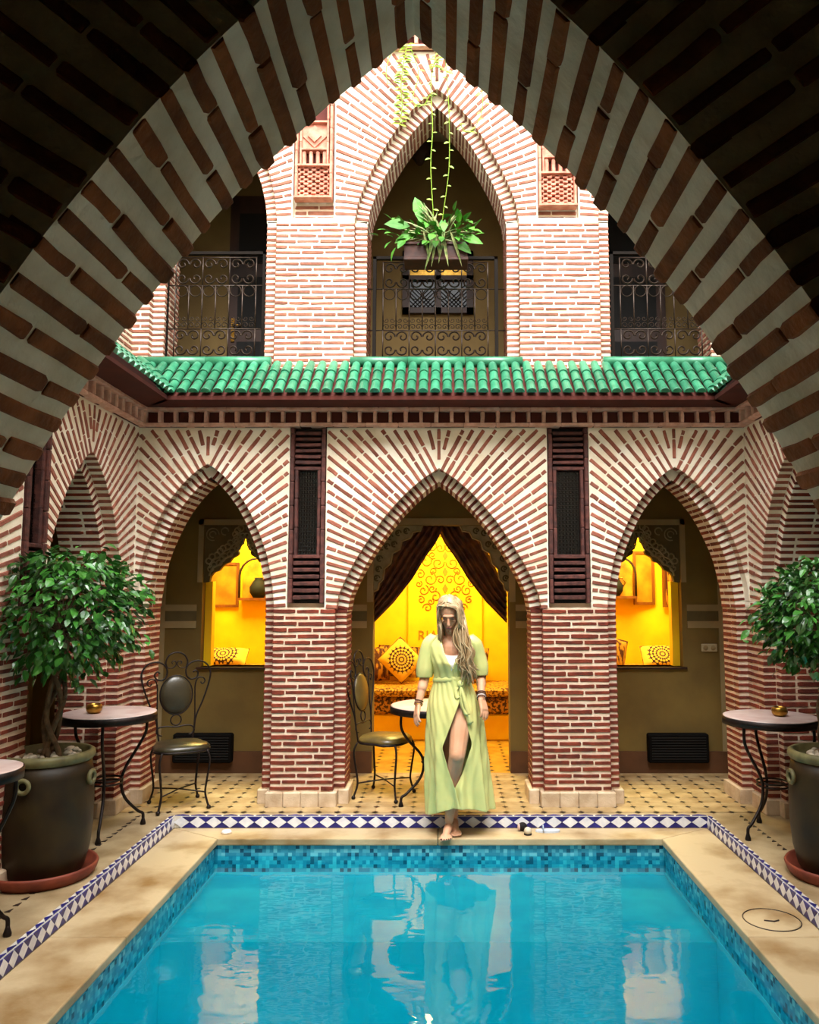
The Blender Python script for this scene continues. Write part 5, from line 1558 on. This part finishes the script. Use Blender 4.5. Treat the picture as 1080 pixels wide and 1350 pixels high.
limb([(.098, 5.87, .055), (.104, 5.78, .045), (.108, 5.71, .024)], [.030, .028, .020]); body.ell(L3((.098, 5.895, .035)), (.028, .03, .032)); body.ell(L3((.108, 5.725, .022)), (.038, .035, .018))
for k, (dx, yy, rr) in enumerate(((-.028, 5.655, .0105), (-.010, 5.648, .0085), (.006, 5.650, .0080), (.020, 5.657, .0076), (.032, 5.667, .0074))):
    xx = .110 + dx; limb([(xx, 5.715, .020), (xx, yy + .012, .014)], [rr * 1.15, rr], 8)
o = body.build('body', M['skin'], W)
rm = o.modifiers.new('union', 'REMESH'); rm.mode = 'VOXEL'; rm.voxel_size = .0048; rm.use_smooth_shade = True
sm = o.modifiers.new('soften', 'SMOOTH'); sm.factor = .5; sm.iterations = 4
# face details
for s_ in (-1, 1):
    mb = MB(); mb.ell(hp(s_ * .031, -.0795, .001), (.0135, .005, .0036), 10, 6, rot=HR); mb.build('eye', M['eye'], W)
    mb = MB(); mb.tube([hp(s_ * .014, -.089, .021), hp(s_ * .032, -.090, .026), hp(s_ * .048, -.079, .021)], [.0016, .0024, .0012], 5); mb.build('eyebrow', M['eye'], W)
mb = MB(); mb.ell(hp(0, -.092, -.063), (.018, .006, .004), 10, 6, rot=HR); mb.ell(hp(0, -.091, -.070), (.016, .006, .0045), 10, 6, rot=HR); mb.build('lips', M['lip'], W)
for k, (dx, yy, rr) in enumerate(((-.022, 5.545, .0115), (-.002, 5.543, .0085), (.014, 5.549, .0080), (.028, 5.558, .0076), (.041, 5.570, .0074))):
    mb = MB(); mb.ell(L3((.030 + dx, yy + .006, .014 + rr * .75)), (rr * .7, rr * .8, .003), 8, 5); mb.build('toe_nail', M['nail'], W)

# ---- dress: bodice with V neck, skirt with slit, sleeves
def ring_pt(cx, cy, rx, ry, ph): return (cx + rx * math.sin(ph), cy - ry * math.cos(ph))
def open_rows(levels, xl_tab, xr_tab, fold, n=96, hem=None):
    rows = []
    for (z, x0, x1, cy, ry) in levels:
        cx, rx = (x0 + x1) / 2, (x1 - x0) / 2
        xl = interp(xl_tab, z); xr = interp(xr_tab, z)
        pl_ = math.asin(max(-.98, min(.98, (xl - cx) / rx))); pr_ = math.asin(max(-.98, min(.98, (xr - cx) / rx)))
        row = []
        for j in range(n + 1):
            ph = pr_ + (2 * PI + pl_ - pr_) * j / n
            x, y = ring_pt(cx, cy, rx, ry, ph)
            fz = fold(z, ph, j / n)
            x += math.sin(ph) * fz; y -= math.cos(ph) * fz
            zz = z
            if hem: zz = hem(z, ph)
            row.append(L3((x, y, zz)))
        rows.append(row)
    return rows
sk_tab = [(.10, -.097, .372, 5.79, .20), (.30, -.100, .355, 5.775, .185), (.48, -.102, .340, 5.765, .175), (.65, -.102, .325, 5.755, .165), (.80, -.100, .308, 5.75, .155), (.90, -.092, .285, 5.745, .145), (.98, -.072, .250, 5.738, .125), (1.05, -.050, .220, 5.728, .108), (1.105, -.046, .212, 5.722, .102)]
def sk(z):
    zs = [r_[0] for r_ in sk_tab]
    return tuple(interp([(r_[0], r_[k]) for r_ in sk_tab], z) for k in range(1, 5))
levels = []
for i in range(41):
    z = .135 + (1.105 - .135) * i / 40
    levels.append((z, *sk(z)))
XLT = [(.0, .16), (.345, .105), (.47, .06), (.62, .018), (.80, .085), (.93, .132), (1.2, .14)]
XRT = [(.0, .06), (.345, .100), (.47, .165), (.64, .225), (.80, .180), (.93, .140), (1.2, .138)]
def skfold(z, ph, t):
    k = max(0, min(1, (1.0 - z) / .9)); e = math.sin(math.pi * min(1, t * 6)) if t < 1 / 12 else 1
    a = .020 * k * math.sin(9 * ph + 2.2 * z) + .012 * k * math.sin(17 * ph + 1.3 - 3 * z) + .005 * (1 - k) * math.sin(22 * ph + 34 * (z - 1.05) * (1 if math.sin(ph) < .3 else -1))
    edge = min(t, 1 - t) * 40
    # left panel lies over the right one
    lift = .012 if t > .5 else -.004
    fl = 0
    return a * min(1, edge) + lift * max(0, 1 - min(t, 1 - t) * 8)
def hem(z, ph):
    f_ = max(0, (.36 - z) / .225)
    q = (ph % (2 * PI)); front = math.cos(ph)
    lift = .0
    if front > 0: lift = .075 * max(0, math.cos((ph if ph < PI else ph - 2 * PI) * 1.0 + .05)) ** 3
    side = .03 * max(0, math.sin(ph))
    return z + f_ * (lift + side)
mb = MB(); mb.grid(open_rows(levels, XLT, XRT, skfold, 110, hem))
o = mb.build('skirt', M['dress'], W); s_ = o.modifiers.new('cloth', 'SOLIDIFY'); s_.thickness = .004; o.modifiers.new('soft', 'SUBSURF').levels = 1
# bodice
bo_tab = [(1.085, -.047, .213, 5.722, .103), (1.13, -.045, .211, 5.715, .108), (1.20, -.062, .228, 5.700, .125), (1.26, -.078, .244, 5.705, .118), (1.32, -.085, .252, 5.715, .105), (1.365, -.060, .226, 5.722, .085), (1.398, -.015, .180, 5.726, .066)]
lv = []
for i in range(25):
    z = 1.085 + (1.398 - 1.085) * i / 24
    lv.append((z, *[interp([(r_[0], r_[k]) for r_ in bo_tab], z) for k in range(1, 5)]))
VL = [(1.0, .105), (1.155, .10), (1.20, .062), (1.27, .030), (1.34, .012), (1.40, .018)]
VR = [(1.0, .085), (1.155, .085), (1.20, .098), (1.27, .135), (1.34, .155), (1.40, .150)]
mb = MB(); mb.grid(open_rows(lv, VL, VR, lambda z, ph, t: .004 * math.sin(14 * ph + 26 * z) * (1 if z < 1.25 else .4), 80))
o = mb.build('bodice', M['dress'], W); s_ = o.modifiers.new('cloth', 'SOLIDIFY'); s_.thickness = .005
# sleeves
for pts, rs in (([(-.030, 5.725, 1.385), (-.070, 5.722, 1.338), (-.092, 5.728, 1.25), (-.106, 5.735, 1.15), (-.113, 5.735, 1.092)], [.040, .052, .056, .062, .052]), ([(.195, 5.725, 1.38), (.238, 5.722, 1.332), (.262, 5.74, 1.25), (.281, 5.752, 1.16), (.286, 5.75, 1.105)], [.040, .052, .056, .062, .052])):
    sp_ = smooth_curve([L3(p) for p in pts], 5); rr = [interp([(i * 5, r_) for i, r_ in enumerate(rs)], k) for k in range(len(sp_))]
    n = 28; rows = []
    for k, (p, r_) in enumerate(zip(sp_, rr)):
        rows.append([(p.x + r_ * (1 + .05 * math.sin(7 * q + k * .3)) * math.cos(q), p.y + r_ * (1 + .05 * math.sin(7 * q)) * math.sin(q), p.z + .012 * math.cos(q) * (1 if p.x > 0 else -1) * (0 if k > 14 else 1)) for q in [2 * PI * j / n for j in range(n)]])
    mb = MB(); mb.grid(rows, closed=True); o = mb.build('sleeve', M['dress'], W); s_ = o.modifiers.new('cloth', 'SOLIDIFY'); s_.thickness = .004
# waist sash, knot and tails
mb = MB()
rows = []
for dz, gr in ((-.017, .003), (-.008, .007), (.0, .008), (.009, .007), (.017, .002)):
    z = 1.075 + dz; a = sk(min(z, 1.105)); cx, rx = (a[0] + a[1]) / 2, (a[1] - a[0]) / 2
    rows.append([L3((cx + (rx + gr) * math.sin(q), a[2] - (a[3] + gr) * math.cos(q), z + .012 * math.cos(q - .4))) for q in [2 * PI * j / 48 for j in range(48)]])
mb.grid(rows, closed=True); mb.build('sash', M['dress'], W)
kx, ky, kz = .142, 5.612, 1.055
mb = MB(); mb.ell(L3((kx, ky, kz)), (.024, .022, .028), 12, 8); mb.ell(L3((kx + .016, ky, kz + .03)), (.016, .014, .022), 10, 6); mb.build('sash_knot', M['dress'], W)
for tail in ([(kx, ky - .005, kz - .015), (kx + .018, ky - .02, kz - .08), (kx + .040, ky - .02, kz - .16), (kx + .068, ky - .01, kz - .27)], [(kx, ky - .005, kz - .015), (kx + .002, ky - .012, kz - .07), (kx + .014, ky - .01, kz - .14), (kx + .046, ky - .02, kz - .21)], [(kx, ky, kz - .01), (kx - .03, ky - .002, kz - .05), (kx - .02, ky - .01, kz - .10), (kx + .01, ky - .01, kz - .06)]):
    c = smooth_curve([L3(p) for p in tail], 6); n = len(c)
    rows = [[(p.x - .006 - .016 * i / n, p.y, p.z), (p.x, p.y - .008, p.z), (p.x + .006 + .018 * i / n, p.y, p.z + .01)] for i, p in enumerate(c)]
    mb = MB(); mb.grid(rows); o = mb.build('sash_tail', M['dress'], W); s_ = o.modifiers.new('cloth', 'SOLIDIFY'); s_.thickness = .003
# white top under the neckline
mb = MB(); rows = []
for i in range(9):
    z = 1.15 + .115 * i / 8; a = [interp([(r_[0], r_[k]) for r_ in bo_tab], z) for k in range(1, 5)]; cx, rx = (a[0] + a[1]) / 2, (a[1] - a[0]) / 2
    rows.append([L3((cx + (rx - .006) * math.sin(q), a[2] - (a[3] - .009) * math.cos(q), z - .012 * math.cos(q * 3))) for q in [-.62 + 1.24 * j / 20 for j in range(21)]])
mb.grid(rows); mb.build('white_top', M['white_cloth'], W)
# bracelets
def bracelet(wr, el, k, r_, mat, th=.003):
    a = Vector(L3(wr)); d = (Vector(L3(el)) - a).normalized(); c = a + d * k; u = d.orthogonal().normalized(); v = d.cross(u)
    mb = MB(); mb.tube([c + (u * math.cos(q) + v * math.sin(q)) * r_ for q in [2 * PI * i / 20 for i in range(20)]], th, 6, closed=True); mb.build('bracelet', M[mat], W)
for k, m_ in ((.0, 'gold'), (.012, 'bracelet'), (.028, 'bracelet')): bracelet(AL[2], AL[1], k, .030, m_)
for k, m_ in ((.0, 'bracelet'), (.014, 'white_cloth'), (.028, 'bracelet'), (.042, 'bracelet')): bracelet(AR[2], AR[1], k, .031, m_)

# ---- hair: cap on the skull and long wavy locks, most of them over her left shoulder
hr = random.Random(3)
mb = MB()
rows = []
for i in range(11):
    th = (PI * .60) * i / 10
    row = []
    for j in range(28):
        ph = 2 * PI * j / 28
        fr_ = -math.cos(ph)     # towards the face
        lim = th if math.sin(ph - PI / 2) < 1e9 else th
        t2 = th * (1 - .56 * max(0, math.cos(ph - PI * 1.5)) ** 1.5)
        row.append(hp(.083 * math.sin(t2) * math.cos(ph), .014 + .100 * math.sin(t2) * math.sin(ph), .028 + .100 * math.cos(t2)))
    rows.append(row)
mb.grid(rows, closed=True)
mb.build('hair_cap', M['hair'], W)
mb = MB(); mb.ell(L3((.078, 5.70, 1.45)), (.068, .04, .11), 16, 10); mb.ell(L3((.15, 5.665, 1.40)), (.05, .035, .09), 14, 8); mb.build('hair_mass', M['hair'], W)
mb = MB()
for k in range(330):
    q = hr.random()
    side = 1 if hr.random() < .68 else -1
    y0 = -.062 + .14 * hr.random()
    p0 = Vector((-.016 + side * .006, y0, .124 - abs(y0) * .18 - (.02 if y0 < -.04 else 0)))
    j = lambda s: hr.gauss(0, s)
    fwd = 1 - (y0 + .062) / .14      # 1 = front lock
    if side > 0:
        p1 = Vector((.060 + j(.006), y0 * .8 - .012 + j(.006), .078 + j(.006)))
        p2 = Vector((.078 + j(.006), y0 * .75 - .036 * fwd + j(.008), -.01 + j(.01)))
        w1 = HC + HR @ p1; w2 = HC + HR @ p2; w0 = HC + HR @ p0
        bx = hr.uniform(.118, .192) - .018 * fwd; by = 5.60 + j(.018) + .03 * (1 - fwd)
        pts = [w0, w1, w2, Vector((bx, by, 1.43 + j(.01))), Vector((bx + .015 + j(.008), by - .010, 1.35)), Vector((bx + .035 + j(.012), by - .012, 1.27 + j(.01))), Vector((bx + .030 + j(.014), by - .01, 1.20 + j(.02))), Vector((bx + .055 + j(.02), by, 1.125 + j(.035)))]
    else:
        p1 = Vector((-.066 + j(.005), y0 * .8 + j(.006), .075 + j(.006))); p2 = Vector((-.077 + j(.004), y0 * .6 - .022 * fwd + j(.006), -.005 + j(.01)))
        w1 = HC + HR @ p1; w2 = HC + HR @ p2; w0 = HC + HR @ p0
        bx = hr.uniform(-.016, .012); by = 5.645 + j(.02)
        pts = [w0, w1, w2, Vector((bx, by, 1.44 + j(.01))), Vector((bx + .006, by + .015, 1.37 + j(.015))), Vector((bx + .03, by + .10, 1.30))]
        if fwd < .3: pts[4] = Vector((bx + .02, 5.80, 1.36)); pts[5] = Vector((bx + .03, 5.82, 1.22))
    c = smooth_curve([L3(p) for p in pts], 5); n = len(c)
    ph0 = hr.uniform(0, 6)
    c = [p + Vector((.007 * math.sin(ph0 * .2 + i * .8) * max(0, (i - n * .45) / n) * 2, .005 * math.cos(ph0 + i * .8) * max(0, (i - n * .45) / n) * 2, 0)) for i, p in enumerate(c)]
    r0 = hr.uniform(.0045, .0095)
    rr = [r0 * min(1, .45 + i / 6) * (1 - .72 * max(0, i / n - .45) / .55) for i in range(n)]
    mb.tube(c, rr, 5)
mb.build('hair_locks', M['hair'], W)

# ------------------------------------------------------------------ small things left at the pool edge
t = thing('sandal', 'clear plastic sandal lying on the tile border right of the woman', 'sandal', (.80, 6.10, ZC)); t.scale = (.7, .8, .8)
mb = MB(); sole = [(.13 * math.cos(a) * (1.0), .042 * math.sin(a) * (1 + .2 * math.cos(a))) for a in [2 * PI * i / 24 for i in range(24)]]
k = 24; mb.add([(x, y, 0) for x, y in sole] + [(x, y, .018) for x, y in sole], [tuple(range(k - 1, -1, -1)), tuple(range(k, 2 * k))] + [(i, (i + 1) % k, (i + 1) % k + k, i + k) for i in range(k)])
mb.build('sole', pmat('clear_sole', 'cfd9e6', .2, col2='b9c6da'), t)
mb = MB(); mb.tube([(-.05, -.045, .015), (-.05, -.03, .05), (-.05, 0, .062), (-.05, .03, .05), (-.05, .045, .015)], .008, 6); mb.build('strap', pmat('clear_strap', 'aab8cc', .2), t)
t = thing('sunglasses_case', 'small dark case lying on the tile border beside the sandal', 'case', (.615, 6.12, ZC))
mb = MB(); mb.ell((0, 0, .032), (.035, .03, .032), 14, 8); mb.build('shell', M['black'], t)
mb = MB(); mb.ell((-.028, -.006, .03), (.012, .024, .026), 12, 8); mb.build('lid', pmat('case_pink', 'd8b9ae', .5), t)
t = thing('small_ball', 'small cream ball on the coping beside the dark case', 'ball', (.645, 6.03, ZC))
mb = MB(); mb.lathe([(0, 0), (.016, .002), (.027, .016), (.029, .03), (.022, .045), (.010, .053), (0, .055)], 14); mb.build('shell', pmat('cream_shell', 'e6d8bd', .5), t)
mb = MB(); mb.lathe([(.028, 0), (.03, .004), (.028, .008)], 14); mb.build('base_ring', M['black'], t)
t = thing('floor_button', 'small white round cap on the coping at the far left pool corner', 'cap', (-1.59, 6.07, ZC))
mb = MB(); mb.lathe([(0, 0), (.034, 0), (.036, .012), (.03, .02), (0, .022)], 20); mb.build('cap_disc', M['white_cloth'], t)
mb = MB(); mb.lathe([(.036, 0), (.042, .002), (.042, .006), (.036, .008)], 20); mb.build('cap_ring', M['stone'], t)

# ------------------------------------------------------------------ groups of like things
GROUPS = {'iron_chair': 'wrought-iron cafe chairs', 'cafe_table': 'round cafe tables', 'brass_bowl': 'brass bowls on the cafe tables',
          'potted_tree': 'potted ficus trees by the pool', 'iron_railing': 'wrought-iron balcony railings', 'trailing_vine': 'vines on the upper arch',
          'lattice_window': 'dark lattice windows between the arches', 'terracotta_panel': 'terracotta panels on the upper facade',
          'curtain': 'brocade curtains of the doorway', 'plaster_lambrequin': 'carved window heads', 'plaster_corner': 'carved doorway corners',
          'wall_heater': 'black wall heaters', 'cushion': 'cushions in the lit rooms', 'picture_frame': 'pictures in the lit rooms',
          'wall_shelf': 'arched shelves in the lit rooms', 'vase': 'black vases in the lit rooms', 'room_bench': 'benches in the side rooms',
          'balcony_door': 'dark doors of the upper gallery', 'inlay_strip': 'inlay lines in the deck'}
for o in S.objects:
    if o.parent is None:
        g_ = GROUPS.get(o.name.split('.')[0])
        if g_: o['group'] = g_
